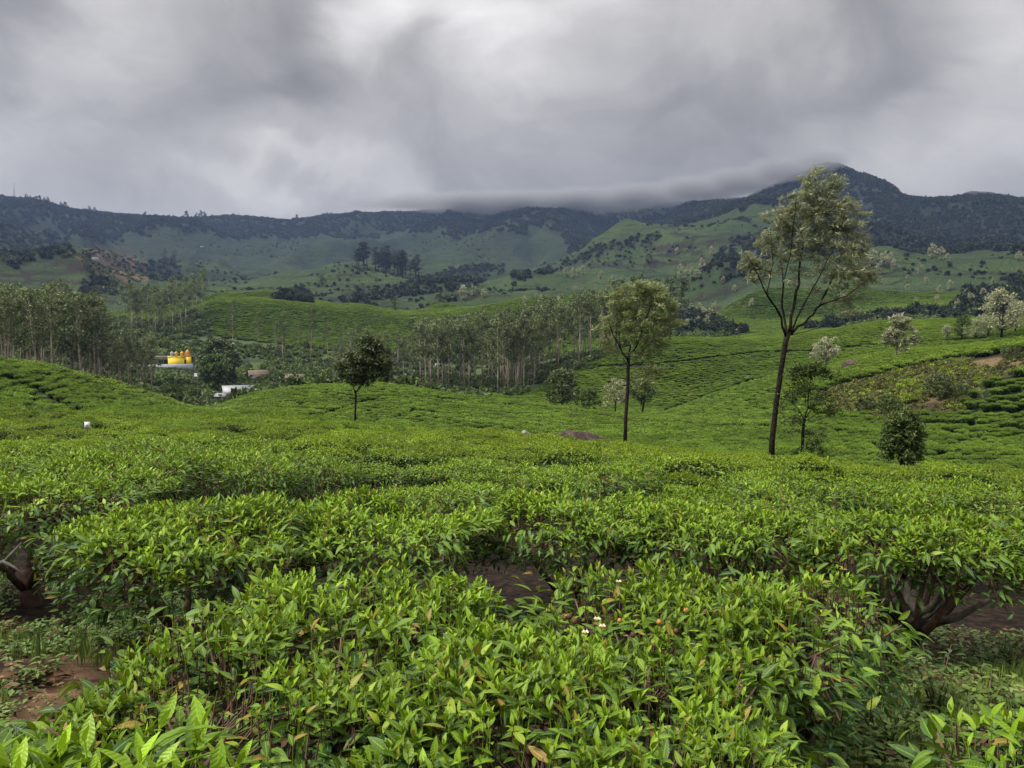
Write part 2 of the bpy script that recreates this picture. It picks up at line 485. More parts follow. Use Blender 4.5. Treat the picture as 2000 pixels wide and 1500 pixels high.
def line_mask(pts, w, d0, d1):
    """a worn line on the visible land through these photo points, w metres wide"""
    P = []
    for (x1, y1), (x2, y2) in zip(pts[:-1], pts[1:]):
        for t in np.linspace(0, 1, 24, endpoint=False):
            P.append(hit(x1+(x2-x1)*t, y1+(y2-y1)*t, None, d0, d1)[0][:2])
    P = np.array(P)
    keep = [0]
    return P
# ------------------------------------------------------------------ materials
def newmat(name):
    m = bpy.data.materials.new(name)
    m.use_nodes = True
    n = NT(m.node_tree)
    b = n.node('ShaderNodeBsdfPrincipled')
    o = n.node('ShaderNodeOutputMaterial')
    n.l.new(b.outputs[0], o.inputs[0])
    return m, n, b, o
def plain(name, col, rough=0.7, var=0.15, scale=6.0, bumpd=0.0, col2=None, metal=0.0, spec=0.4):
    m, n, b, o = newmat(name)
    tcn = n.node('ShaderNodeTexCoord').outputs['Object']
    f = n.noise(tcn, scale, 5.0, 0.6)
    c2 = col2 or tuple(max(0, c * (1 - 2.2 * var)) for c in col)
    c = n.mix(n.ramp(f, 0.35, 0.65), (*c2, 1), (*col, 1))
    n.set(b.inputs['Base Color'], c)
    b.inputs['Roughness'].default_value = rough
    b.inputs['Metallic'].default_value = metal
    b.inputs['Specular IOR Level'].default_value = spec
    if bumpd:
        n.set(b.inputs['Normal'], n.bump(n.noise(tcn, scale * 2.5, 6.0, 0.65), bumpd))
    return m
def leafmat(name, fresh, mature, rough=0.42, trans=0.28, yel=(0.30, 0.34, 0.04), patch=0.0, back=None, vein=True, objvar=0.25, spec=0.35, pscale=0.12):
    m, n, b, o = newmat(name)
    a = n.attr('lc')
    s = n.sep(a.outputs['Color'])
    al = a.outputs['Alpha']
    info = n.node('ShaderNodeObjectInfo')
    geo = n.node('ShaderNodeNewGeometry')
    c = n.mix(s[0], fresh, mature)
    c = n.mix(n.math('MULTIPLY', n.ramp(s[1], 0.80, 1.0), 0.55), c, yel)
    k = n.math('MULTIPLY_ADD', s[1], 0.5, 0.75)
    if patch:
        pn = n.noise(geo.outputs['Position'], pscale, 3.0, 0.55)
        c = n.mix(n.math('MULTIPLY', n.ramp(pn, 0.45, 0.72), patch), c, n.mix(s[0], (fresh[0]*1.6, fresh[1]*1.15, fresh[2], 1), (mature[0]*2.2, mature[1]*1.7, mature[2], 1)))
        pn2 = n.noise(geo.outputs['Position'], pscale * 5.3, 2.0, 0.5)
        k = n.math('MULTIPLY', k, n.ramp(pn2, 0.3, 0.7, 0.80, 1.15))
    k = n.math('MULTIPLY', k, n.math('MULTIPLY_ADD', info.outputs['Random'], 2 * objvar, 1 - objvar))
    c = n.vmath('SCALE', c, scale=k)
    if vein:
        c = n.mix(n.math('MULTIPLY', n.ramp(s[1], 0.955, 0.97), 0.8), c, (0.22, 0.115, 0.035, 1))
        sp = n.ramp(n.noise(geo.outputs['Position'], 150.0, 3.0, 0.6), 0.64, 0.72)
        c = n.mix(n.math('MULTIPLY', sp, n.math('MULTIPLY', s[0], 0.45)), c, (0.10, 0.055, 0.022, 1))
        c = n.mix(n.math('MULTIPLY', n.ramp(al, 0.86, 1.0), 0.45), c, (fresh[0]*1.5, fresh[1]*1.4, fresh[2]*2.0, 1))
        w = n.math('SINE', n.math('MULTIPLY', n.math('ADD', s[2], n.math('MULTIPLY', al, -0.12)), 52.0))
        n.set(b.inputs['Normal'], n.bump(w, 0.0005, 0.45))
    if back:
        c = n.mix(geo.outputs['Backfacing'], c, back)
    n.set(b.inputs['Base Color'], c)
    b.inputs['Roughness'].default_value = rough
    b.inputs['Specular IOR Level'].default_value = spec
    tr = n.node('ShaderNodeBsdfTranslucent')
    n.set(tr.inputs[0], n.mix(0.35, c, (fresh[0]*1.3, fresh[1]*1.1, fresh[2]*0.7, 1)))
    mx = n.node('ShaderNodeMixShader')
    mx.inputs[0].default_value = trans
    n.l.new(b.outputs[0], mx.inputs[1])
    n.l.new(tr.outputs[0], mx.inputs[2])
    n.l.new(mx.outputs[0], o.inputs[0])
    return m

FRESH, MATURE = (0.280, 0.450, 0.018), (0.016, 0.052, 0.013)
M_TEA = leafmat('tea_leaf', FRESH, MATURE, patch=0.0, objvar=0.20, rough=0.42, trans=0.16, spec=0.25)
M_TEAF = leafmat('tea_field_leaf', (0.300, 0.430, 0.016), (0.030, 0.078, 0.014), patch=0.8, trans=0.2, vein=False, objvar=0.22, rough=0.5, spec=0.25, pscale=0.035)  # yellower flush, with the near slope's sun patch put into the colour
M_TEAG = leafmat('tea_slope_leaf', (0.215, 0.345, 0.026), (0.044, 0.098, 0.018), patch=0.5, trans=0.2, vein=False, objvar=0.28, rough=0.5, spec=0.2, pscale=0.02)
M_TWIG = plain('tea_twig', (0.13, 0.075, 0.048), 0.8, 0.25, 20.0)
M_BARKD = plain('dark_bark', (0.036, 0.028, 0.023), 0.95, 0.2, 7.0, 0.05, col2=(0.012, 0.009, 0.008), spec=0.1)
M_BARKL = plain('lichen_bark', (0.22, 0.20, 0.16), 0.9, 0.2, 9.0, 0.01, col2=(0.05, 0.035, 0.028))
M_BARKE = plain('pale_bark', (0.46, 0.40, 0.31), 0.8, 0.2, 0.35, 0.0, col2=(0.20, 0.155, 0.115))
M_BARKW = plain('white_bark', (0.62, 0.58, 0.48), 0.8, 0.2, 0.35, 0.0, col2=(0.38, 0.33, 0.26))
M_OAK = leafmat('silver_oak_leaf', (0.215, 0.25, 0.115), (0.052, 0.076, 0.032), back=(0.44, 0.46, 0.33, 1), vein=False, objvar=0.1, rough=0.55, trans=0.22, yel=(0.40, 0.38, 0.20))
M_OAKG = leafmat('green_oak_leaf', (0.21, 0.265, 0.075), (0.040, 0.070, 0.022), back=(0.36, 0.39, 0.20, 1), vein=False, objvar=0.1, rough=0.55, trans=0.25, yel=(0.40, 0.42, 0.18))
M_OAKS = leafmat('pale_silver_oak_leaf', (0.32, 0.34, 0.18), (0.10, 0.14, 0.06), back=(0.46, 0.45, 0.32, 1), vein=False, objvar=0.15, rough=0.6, trans=0.25, yel=(0.55, 0.53, 0.38))
M_DARKL = leafmat('dark_tree_leaf', (0.085, 0.115, 0.032), (0.022, 0.036, 0.014), vein=False, objvar=0.2, rough=0.5, trans=0.2, yel=(0.16, 0.17, 0.07))
M_EUC = leafmat('eucalyptus_leaf', (0.140, 0.180, 0.062), (0.045, 0.070, 0.028), vein=False, objvar=0.28, rough=0.55, trans=0.22, yel=(0.155, 0.17, 0.075))
M_BRACK = leafmat('bracken_leaf', (0.150, 0.155, 0.052), (0.060, 0.056, 0.022), vein=False, objvar=0.35, rough=0.7, trans=0.15, yel=(0.22, 0.18, 0.075), spec=0.1)
M_FOR = leafmat('forest_leaf', (0.034, 0.045, 0.028), (0.014, 0.021, 0.016), vein=False, objvar=0.3, rough=0.8, trans=0.15, yel=(0.07, 0.075, 0.045), spec=0.1)
M_SCRUB = leafmat('scrub_leaf', (0.105, 0.160, 0.042), (0.030, 0.052, 0.018), vein=False, objvar=0.4, rough=0.6, trans=0.25, yel=(0.19, 0.20, 0.08), spec=0.2, patch=0.35, pscale=0.03)
M_WEED = leafmat('weed_leaf', (0.150, 0.235, 0.050), (0.050, 0.105, 0.026), vein=False, objvar=0.3, rough=0.55, trans=0.25, yel=(0.25, 0.22, 0.10), patch=0.5, pscale=1.2)
M_CORE = plain('bush_inner_shade', (0.020, 0.026, 0.012), 0.95, 0.2, 9.0, spec=0.05)  # solid core: the shade inside a bush is put into its colour

# ground: tea slopes, forest floor (its channel also carries painted cloud shade), bare laterite, worn lines
M_GROUND, n, b, o = newmat('hill_ground')
pos = n.node('ShaderNodeNewGeometry').outputs['Position']
a = n.attr('cover'); s = n.sep(a.outputs['Color']); path = a.outputs['Alpha']
wp = n.vmath('ADD', pos, n.vmath('SCALE', n.noise(pos, 0.06, 2.0, 0.5, col=True), scale=9.0))
st = n.vmath('MULTIPLY', wp, (0.30, 0.62, 0.3))
cell = n.voro(st, 1.25, 'DISTANCE_TO_EDGE')
cid = n.sep(n.voro(st, 1.25, 'F1', 'Color'))
gapl = n.ramp(cell, 0.02, 0.14)
big = n.noise(pos, 0.006, 5.0, 0.6)
med = n.noise(pos, 0.05, 4.0, 0.6)
teac = n.mix(n.ramp(big, 0.38, 0.62), (0.020, 0.040, 0.016, 1), (0.058, 0.090, 0.022, 1))
teac = n.mix(n.ramp(med, 0.50, 0.75, 0, 0.5), teac, (0.045, 0.075, 0.025, 1))
teac = n.mix(n.math('MULTIPLY', cid[0], 0.35), teac, (0.075, 0.11, 0.028, 1))
zz = n.node('ShaderNodeSeparateXYZ'); n.l.new(pos, zz.inputs[0])
ct = n.math('FRACT', n.math('ADD', n.math('MULTIPLY', zz.outputs[2], 1 / 13.0), n.math('MULTIPLY', n.noise(pos, 0.012, 3.0, 0.55), 3.2)))
ct = n.math('MULTIPLY', n.ramp(n.math('ABSOLUTE', n.math('SUBTRACT', ct, 0.5)), 0.11, 0.035), n.ramp(n.noise(pos, 0.009, 2.0, 0.5), 0.36, 0.50))
teac = n.mix(n.math('MULTIPLY', ct, 0.85), teac, (0.010, 0.016, 0.008, 1))
teac = n.mix(gapl, (0.014, 0.028, 0.010, 1), teac)
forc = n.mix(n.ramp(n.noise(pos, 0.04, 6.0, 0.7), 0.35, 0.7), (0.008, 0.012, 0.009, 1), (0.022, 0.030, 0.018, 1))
soil = n.mix(n.ramp(n.noise(pos, 2.2, 7.0, 0.65), 0.3, 0.7), (0.085, 0.045, 0.026, 1), (0.25, 0.145, 0.090, 1))
grass = n.mix(n.ramp(n.noise(pos, 0.9, 6.0, 0.7), 0.35, 0.7), (0.028, 0.050, 0.016, 1), (0.085, 0.110, 0.034, 1))
# litter under the bushes near the photographer, coloured near black for their shade
lit = n.mix(n.ramp(n.noise(pos, 14.0, 5.0, 0.7), 0.4, 0.65), (0.006, 0.004, 0.003, 1), (0.034, 0.021, 0.013, 1))
c = n.mix(s[0], grass, teac)
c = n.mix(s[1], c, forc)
c = n.mix(s[2], c, soil)
c = n.mix(path, c, (0.022, 0.017, 0.012, 1))
ln = n.node('ShaderNodeVectorMath', operation='LENGTH'); n.l.new(pos, ln.inputs[0])
nf = n.ramp(ln.outputs['Value'], 60.0, 40.0)
c = n.mix(n.math('MULTIPLY', nf, n.math('SUBTRACT', 1.0, s[2])), c, lit)
n.set(b.inputs['Base Color'], c)
b.inputs['Roughness'].default_value = 0.9
b.inputs['Specular IOR Level'].default_value = 0.15
farm = n.math('SUBTRACT', 1.0, nf)
hb = n.math('ADD', n.math('MULTIPLY', gapl, n.math('MULTIPLY', s[0], farm)), n.math('MULTIPLY', n.noise(pos, 0.25, 6.0, 0.75), n.math('MULTIPLY', farm, n.math('MULTIPLY_ADD', s[1], 5.0, 0.6))))
farr = n.ramp(ln.outputs['Value'], 600.0, 1300.0)
hb = n.math('ADD', hb, n.math('MULTIPLY', n.noise(pos, 0.022, 7.0, 0.6), n.math('MULTIPLY', farr, 34.0)))
b1 = n.bump(hb, 0.8, 0.9)
n.set(b.inputs['Normal'], n.bump(n.noise(pos, 25.0, 6.0, 0.7), 0.02, 0.8, b1))
M_GROUND = m = bpy.data.materials['hill_ground']

# ------------------------------------------------------------------ foliage as many leaf faces
def unit(v):
    return v / (np.linalg.norm(v, axis=-1, keepdims=True) + 1e-9)
def leaves(mb, pos, d, up, L, Wd, curl, age, rnd, nseg=4, cols=3, fold=0.25):
    """one curved leaf per row: pos root, d direction, up blade normal"""
    n = len(pos)
    d = unit(d)
    side = unit(np.cross(d, up)); nor = np.cross(side, d)
    if nseg == 1:      # far foliage: one kite shaped face
        L = np.broadcast_to(L, (n,))[:, None]; Wd = np.broadcast_to(Wd, (n,))[:, None]; cu = np.broadcast_to(curl, (n,))[:, None]
        m_ = pos + d * L * 0.45
        v = np.stack([pos, m_ + side * Wd * 0.5, pos + d * L - nor * L * cu * 0.6, m_ - side * Wd * 0.5], 1)
        c = np.zeros((n, 4, 4)); c[..., 0] = np.broadcast_to(age, (n,))[:, None]; c[..., 1] = np.broadcast_to(rnd, (n,))[:, None]
        c[..., 2] = [0, .5, 1, .5]
        mb.add(v.reshape(-1, 3), np.arange(n * 4).reshape(-1, 4), None, c.reshape(-1, 4))
        return
    t = np.linspace(0, 1, nseg + 1)
    prof = np.sin(np.pi * np.clip(t, 0, 1) ** 0.85) ** 0.8 * (1 - 0.25 * t)
    prof[0] = 0.10; prof[-1] = 0.03
    L = np.broadcast_to(L, (n,)); Wd = np.broadcast_to(Wd, (n,)); curl = np.broadcast_to(curl, (n,))
    ctr = pos[:, None] + (L[:, None] * t)[..., None] * d[:, None] - (curl[:, None] * L[:, None] * t ** 2)[..., None] * nor[:, None]
    off = np.array([-1, 0, 1]) if cols == 3 else np.array([-1, 1])
    lift = np.abs(off) * fold
    v = ctr[:, :, None] + (0.5 * Wd[:, None] * prof)[:, :, None, None] * (off[None, None, :, None] * side[:, None, None] + lift[None, None, :, None] * nor[:, None, None])
    k = len(off)
    per = (nseg + 1) * k
    base = np.arange(n)[:, None] * per
    q = []
    for a in range(nseg):
        for b in range(k - 1):
            q.append([a*k+b, a*k+b+1, (a+1)*k+b+1, (a+1)*k+b])
    q = (base[:, None] + np.array(q)[None]).reshape(-1, 4)
    c = np.empty((n, nseg + 1, k, 4))
    c[..., 0] = np.broadcast_to(age, (n,))[:, None, None]
    c[..., 1] = np.broadcast_to(rnd, (n,))[:, None, None]
    c[..., 2] = t[None, :, None]
    c[..., 3] = (1 - np.abs(off))[None, None, :]
    mb.add(v.reshape(-1, 3), q, None, c.reshape(-1, 4))
# ------------------------------------------------------------------ the ground sheet
COVER = np.zeros(SURF.shape + (4,))
def ppoly(poly, d0, d1):
    """land inside this outline of photo points and between two distances"""
    x, y = PXG, PYG
    inside = np.zeros(SURF.shape, bool)
    n = len(poly)
    for i in range(n):
        (x1, y1), (x2, y2) = poly[i], poly[(i + 1) % n]
        if y1 == y2: continue
        inside ^= ((y1 > y) != (y2 > y)) & (x < (x2 - x1) * (y - y1) / (y2 - y1) + x1)
    return inside & (R2 > d0) & (R2 < d1)
wob = (fbm(GX / 40, GY / 60, 4, 3) - 0.5)
FOREST = (R2 > 1100) & (PYG + wob * 40 < np.interp(PXG, [-400,0,80,130,200,260,330,420,480,560,620,700,760,850,900,950,1000,1060,1150,1200,1290,1350,1450,1485,1500,1560,1690,1720,1780,1850,1900,2000,2400],
        [430,448,440,455,470,462,448,465,465,460,455,452,450,455,462,446,446,448,460,470,450,428,410,405,480,500,500,480,503,510,505,500,500]))
FOREST |= R2 > 3150
FOREST |= (PXG > 1085) & (PXG < 1590) & (R2 > np.interp(PXG, [1085, 1130, 1465, 1590], [2250, 1720, 1700, 1650]) * (1 + 0.08 * wob))
FOREST &= ~((PXG > 1066) & (PXG < 1530) & (R2 < 1560) & (R2 > 900))
UPPER_SHADE = sstep(1500, 2100, R2) * (1 - FOREST)  # cloud shade on the far upper slopes, mixed into the ground colour
GROVES = [([(1000,525),(1040,535),(1120,505),(1180,475),(1290,452),(1290,472),(1200,492),(1130,515),(1050,542),(1000,550)],700,2400),
 ([(1420,470),(1500,450),(1510,500),(1450,540),(1380,562),(1350,545),(1400,500)],700,2400),
 ([(640,590),(700,575),(830,545),(880,525),(950,515),(990,518),(980,535),(920,562),(860,572),(780,582),(700,592)],700,2400),
 ([(525,590),(610,595),(603,575),(590,560),(560,570)],600,2000),
 ([(0,445),(130,455),(145,500),(60,518),(0,525)],900,2600),
 ([(250,520),(340,500),(365,545),(300,552)],900,2400),
 ([(150,580),(160,550),(190,540),(225,550),(225,578)],600,1300),
 ([(1290,650),(1330,605),(1400,620),(1460,650),(1330,668)],380,900),
 ([(1860,600),(1890,565),(2100,520),(2100,610),(1870,620)],500,1400),
 ([(1560,640),(1700,600),(1850,600),(1900,625),(1700,640)],380,560)]
WOODS = np.zeros(SURF.shape, bool)
for g in GROVES:
    WOODS |= ppoly(*g)
WOODS &= (fbm(GX / 14, GY / 18, 3, 8) > 0.33)
GULLY = (R2 > 720) & (R2 < 2700) & ~FOREST & (FOLD + 0.12 * (fbm(GX / 50, GY / 50, 3, 66) - 0.5) < -0.27)
# valley scrub round the hamlet and under the gum trees
a_ = AZPX
lo_edge = np.where(a_ < 420, _cr[9][:, None] * 1.04, np.where(a_ < 960, _cr[9][:, None] * 1.03, 0))
hillC = np.interp(a_, [900, 950, 1000, 1100, 1180, 1240], [300, 270, 262, 300, 318, 345])   # edge of the wood along the tea on the right hill
VALLEY = (a_ < 1240) & (R2 > np.where(a_ < 950, lo_edge, hillC)) & (R2 < np.interp(a_, [-400, 380, 420, 640, 950, 1240], [600, 580, 470, 440, 430, 440]))
BROWN = ppoly([(145,500),(180,485),(260,503),(300,530),(285,552),(185,548)], 900, 2400)
# the fern and laterite bank on the right
BANK = ppoly([(1600,760),(1640,744),(1760,712),(1860,692),(2100,668),(2100,706),(1950,722),(1900,760),(1870,790),(1750,812),(1680,800),(1600,790)], 70, 160)
BANKSOIL = (ppoly([(1880,688),(1960,672),(2100,668),(2100,712),(1960,712),(1900,706)], 70, 160) & (fbm(GX / 3, GY / 3, 3, 33) > 0.42)) | (BANK & (fbm(GX / 3, GY / 3, 3, 31) > 0.64))
FARMED = (R2 > 900) & ~FOREST
tea = ~(FOREST | WOODS | VALLEY | BANK)
COVER[..., 0] = blur(tea, 1)
COVER[..., 1] = np.maximum(0.5 * UPPER_SHADE * (0.6 + 0.8 * fbm(GX / 120, GY / 160, 3, 14)), 0) + blur(FOREST | WOODS | (VALLEY & (fbm(GX/20, GY/20, 3, 9) > 0.5)), 1)
COVER[..., 1] = np.clip(COVER[..., 1] + 0.55 * blur(GULLY, 2), 0, 1)
COVER[..., 2] = blur(BROWN & (fbm(GX / 12, GY / 12, 3, 19) > 0.42), 2) * 0.75 + blur(BANKSOIL, 1) * 0.55
# bare soil by the path on the left and a trodden patch on the right
COVER[..., 2] = np.maximum(COVER[..., 2], sstep(1.0, 0.45, np.hypot((GX + 2.6) / 1.05, (GY - 3.3) / 1.4)) * sstep(0.30, 0.5, fbm(GX * 1.3, GY * 1.3, 3, 55)+0.12))
COVER[..., 2] = np.maximum(COVER[..., 2], 0.26 * blur(BANK, 2) * (0.6 + 0.8 * fbm(GX / 4, GY / 4, 3, 44)))
COVER[..., 2] = np.maximum(COVER[..., 2], 0.55 * sstep(1.0, 0.4, np.hypot((GX - 1.9) / 0.9, (GY - 4.2) / 0.8)))
# lines between the tea blocks: each a strip without bushes
LINES = [([(0,726),(50,744),(100,774),(140,792)],2.2,60,110),([(150,772),(330,792),(400,806)],0.8,60,140),([(1112,716),(1200,712),(1250,714),(1350,702),(1480,686),(1600,684),(1700,672),(1760,668),(1850,664),(2000,655)],1.5,170,345),
 ([(850,775),(950,786),(1050,793),(1150,806),(1220,818),(1320,824),(1400,828),(1520,832)],1.5,85,175),
 ([(610,812),(650,800),(690,788),(740,775)],0.9,100,175),
 ([(1280,808),(1340,785),(1400,765),(1460,742),(1510,735)],2.2,150,260),
 ([(1640,748),(1700,732),(1760,718),(1850,698),(2000,676)],1.2,90,160),
 ([(1700,742),(1750,742),(1850,738),(2000,728)],0.8,70,140),([(1790,780),(1850,775),(2000,762)],0.8,70,140),([(1790,800),(1900,798),(2000,800)],0.9,70,140),([(1800,822),(1900,824),(2000,832)],0.9,60,140),
 ([(400,675),(450,655),(500,630),(560,608)],1.4,430,700),([(540,640),(600,622),(650,618),(700,640),(740,655)],1.4,430,700),([(760,655),(800,650),(840,645)],3.0,430,700),
 ([(480,600),(640,600)],2,500,700),([(870,600),(1000,600),(1090,590)],2,500,900),
 ([(0,538),(60,535),(120,530),(180,525)],5,800,1400),([(0,550),(160,551)],3,800,1400),([(100,514),(158,518)],3,800,1400),([(150,590),(230,590)],4,600,900),
 ([(1260,485),(1340,480),(1430,470)],5,900,2300),([(1310,455),(1390,463),(1430,468)],5,900,2300),([(1260,483),(1350,492),(1380,500)],4,900,2300),
 ([(1280,498),(1340,492)],4,900,2200),([(1150,520),(1300,515),(1400,508)],4,900,2200),([(1170,520),(1210,522),(1260,530)],4,800,2000),
 ([(1390,600),(1430,608),(1480,612)],4,600,1100),([(1330,590),(1370,585),(1460,560)],3,700,1100),([(1460,640),(1520,628),(1600,600)],3,420,800),([(1660,605),(1720,598),(1790,590)],5,430,900),
 ([(660,540),(720,530),(790,533)],4,900,1800),([(640,560),(720,562),(760,560)],4,900,1500),([(720,562),(640,590)],3,700,1300),
 ([(1720,560),(1800,556)],4,900,1500),([(1840,550),(1940,548),(2000,552)],5,900,1500),([(380,610),(330,620)],3,500,800),
 ([(850,580),(900,578),(1000,577)],1.5,640,900)]
LINE_PTS = []
for pts, w, d0, d1 in LINES:
    LP = []
    for (x1, y1), (x2, y2) in zip(pts[:-1], pts[1:]):
        nn = max(3, int(abs(x2 - x1) / 2.5))
        for t in np.arange(nn) / nn:
            wy = (vnoise(x1 + (x2 - x1) * t, 0.5, 7) - 0.5) * 3
            LP.append(hit(x1 + (x2 - x1) * t, y1 + (y2 - y1) * t + wy * 0.4, None, d0, d1)[0][:2])
    LP = np.array(LP)
    # fill between samples, skipping jumps over a crest
    seg = []
    for p, q in zip(LP[:-1], LP[1:]):
        dd = np.hypot(*(q - p))
        if dd < 60:
            seg.append(p + (q - p) * np.linspace(0, 1, max(2, int(dd / 0.5)))[:, None])
    LP = np.concatenate(seg) if seg else LP
    LINE_PTS.append((LP, w))
    ia, ir = _idx(LP[:, 0], LP[:, 1])
    for k in range(len(LP)):
        r = math.hypot(*LP[k]); ra = w / 2 / (r * (AZ1 - AZ0) / NA); rr = w / 2 / (r * 0.01015)
        if r > 600: ra *= 0.5; rr *= 0.5
        i0, i1 = int(round(ia[k] - ra)), int(round(ia[k] + ra)) + 1; j0, j1 = int(round(ir[k] - rr)), int(round(ir[k] + rr)) + 1
        COVER[max(i0, 0):i1, max(j0, 0):j1, 3] = 0.85
def build_ground():
    back_n = 70
    extra = np.linspace(azs[-1], 2 * np.pi + azs[0], back_n + 2)[1:-1]
    t = sstep(0, 1, np.linspace(0, 1, back_n + 2)[1:-1])[:, None]
    eg = GROUND[-1][None] * (1 - t) + GROUND[0][None] * t
    ex = np.sin(extra)[:, None] * rs[None]; ey = np.cos(extra)[:, None] * rs[None]
    ec = np.tile(COVER[-1:], (back_n, 1, 1)); ec[..., 3] = 0
    X = np.concatenate([GX, ex]); Y = np.concatenate([GY, ey]); Z = np.concatenate([GROUND, eg]); C = np.concatenate([COVER, ec])
    n = len(X)
    V = np.concatenate([np.stack([X, Y, Z], -1).reshape(-1, 3), [[0, 0, float(Z[:, 0].mean())]]])
    i, j = np.meshgrid(np.arange(n), np.arange(NR - 1), indexing='ij')
    a = (i * NR + j).ravel(); b = (((i + 1) % n) * NR + j).ravel()
    q = np.stack([a, a + 1, b + 1, b], -1)
    k = np.arange(n)
    tr = np.stack([np.full(n, n * NR), k * NR, ((k + 1) % n) * NR], -1)
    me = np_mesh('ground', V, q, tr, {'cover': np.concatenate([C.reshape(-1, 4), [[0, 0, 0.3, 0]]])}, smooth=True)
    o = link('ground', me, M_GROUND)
    tag(o, kind='structure')
build_ground()

# ------------------------------------------------------------------ tea bushes
def tea_bush(seed, rx, ry, h, nsh, nmat, nside, ns=4, scale=1.0, fresh=0.5, top_age=0.55, twigs=120, bare=0.25, h_fn=None):
    """foliage, shoots and stems of one plucked bush, origin at its foot on the soil"""
    R = np.random.default_rng(seed)
    fo, sh, tw = MB(), MB(), MB()
    def top(n):
        a = R.uniform(0, 2 * np.pi, n); q = np.sqrt(R.uniform(0, 1, n))
        e = (np.abs(np.cos(a)) ** 3.2 + np.abs(np.sin(a)) ** 3.2) ** (-1 / 3.2)
        wob = 1 + 0.10 * np.sin(a * 3 + seed) + 0.07 * np.sin(a * 5 + seed * 2)
        x = np.cos(a) * q * e * rx * wob; y = np.sin(a) * q * e * ry * wob
        z = h - 0.20 * h * q ** 4 + 0.22 * (fbm(x * 2.8 + seed, y * 2.8, 2, seed % 50) - 0.5)
        return x, y, z, q, a
    # mature leaves under and through the plucking table
    x, y, z, q, a = top(nmat)
    dep = R.uniform(0, 1, nmat) ** 1.6
    lush = fbm(x * 3 + seed * 3.1, y * 3, 2, 5)
    z = z - dep * 0.17 - 0.01 - 0.05 * (lush < (0.5 - 0.45 * fresh + 0.1))
    out = np.stack([np.cos(a) * q, np.sin(a) * q, 0 * q], -1)
    d = unit(R.normal(0, 1, (nmat, 3)) * [1, 1, 0.35]) + out * 0.6 + [0, 0, 0.30]
    up = unit(R.normal(0, 0.35, (nmat, 3)) + [0, 0, 1])
    L = np.where(R.uniform(0, 1, nmat) < 0.72, R.uniform(0.03, 0.06, nmat), R.uniform(0.06, 0.095, nmat)) * scale
    leaves(fo, np.stack([x, y, z], -1), d, up, L, L * R.uniform(0.38, 0.50, nmat), R.uniform(0.0, 0.5, nmat), np.clip(top_age + 0.45 * dep + 0.5 * q ** 5 + R.normal(0, 0.12, nmat), 0.15, 1), R.uniform(0, 1, nmat), ns, 3 if ns > 1 else 2)  # rim leaves toned darker: mound shading put into the leaf colour
    # flanks
    a = R.uniform(0, 2 * np.pi, nside)
    e = (np.abs(np.cos(a)) ** 3.2 + np.abs(np.sin(a)) ** 3.2) ** (-1 / 3.2)
    wob = 1 + 0.10 * np.sin(a * 3 + seed) + 0.07 * np.sin(a * 5 + seed * 2)
    zz = h * (bare + (0.97 - bare) * R.uniform(0, 1, nside) ** 0.65)
    shr = 0.55 + 0.45 * (zz / h) ** 0.8
    dep = R.uniform(0, 1, nside) ** 2 * 0.35
    k = e * wob * (shr - dep)
    p = np.stack([np.cos(a) * k * rx, np.sin(a) * k * ry, zz], -1)
    d = np.stack([np.cos(a), np.sin(a), R.uniform(-0.5, 0.5, nside)], -1) + R.normal(0, 0.5, (nside, 3))
    L = R.uniform(0.055, 0.10, nside) * scale
    leaves(fo, p, d, unit(R.normal(0, 0.4, (nside, 3)) + [0, 0, 1]), L, L * 0.38, R.uniform(0.1, 0.6, nside), np.clip(0.98 - 0.25 * (zz / h) ** 4 + R.normal(0, 0.08, nside), 0, 1), R.uniform(0, 0.9, nside), ns, 3 if ns > 1 else 2)
    # flush: two to five leaves and a bud on each shoot
    x, y, z, q, a = top(nsh)
    keep = fbm(x * 3 + seed * 3.1, y * 3, 2, 5) + R.uniform(-0.14, 0.14, nsh) > (0.60 - 0.36 * fresh) + 0.9 * np.clip(q - 0.80, 0, 1) * 2
    x, y, z, q, a = x[keep], y[keep], z[keep], q[keep], a[keep]
    n = len(x)
    tilt = np.stack([np.cos(a) * q * 0.35, np.sin(a) * q * 0.35, np.ones(n)], -1) + R.normal(0, 0.16, (n, 3))
    tilt = unit(tilt)
    sl = R.uniform(0.02, 0.085, n) * scale ** 0.5
    root = np.stack([x, y, z - 0.02], -1)
    gage = R.uniform(0, 0.5, n)
    big_ = R.uniform(0.6, 1.25, n)
    for kk in range(5):
        f = [1.0, 0.92, 0.72, 0.5, 0.28][kk]
        on = R.uniform(0, 1, n) < [0.8, 0.95, 0.95, 0.7, 0.45][kk]
        phi = R.uniform(0, 2 * np.pi, n) if kk == 0 else phi + 2.4 + R.normal(0, 0.3, n)
        spread = [0.10, 0.34, 0.6, 0.9, 1.2][kk] * R.uniform(0.7, 1.3, n)
        hz = np.stack([np.cos(phi), np.sin(phi), 0 * phi], -1)
        d = tilt * np.cos(spread)[:, None] + hz * np.sin(spread)[:, None]
        up = tilt * np.sin(spread)[:, None] - hz * np.cos(spread)[:, None]
        up = np.where(up[:, 2:3] < 0, -up, up)
        L = np.array([0.024, 0.040, 0.054, 0.062, 0.066])[kk] * big_ * R.uniform(0.8, 1.2, n) * scale
        pp = root + tilt * (sl * f)[:, None]
        leaves(sh, pp[on], d[on], up[on], L[on], L[on] * R.uniform(0.36, 0.48, on.sum()), R.uniform(0.0, 0.75, on.sum()) * (0.2 + 0.2 * kk), (gage * 0.7 + 0.16 * kk + R.uniform(-.05, .1, n)).clip(0, 1)[on], R.uniform(0, 1, on.sum()), ns, 3 if ns > 1 else 2, 0.35)
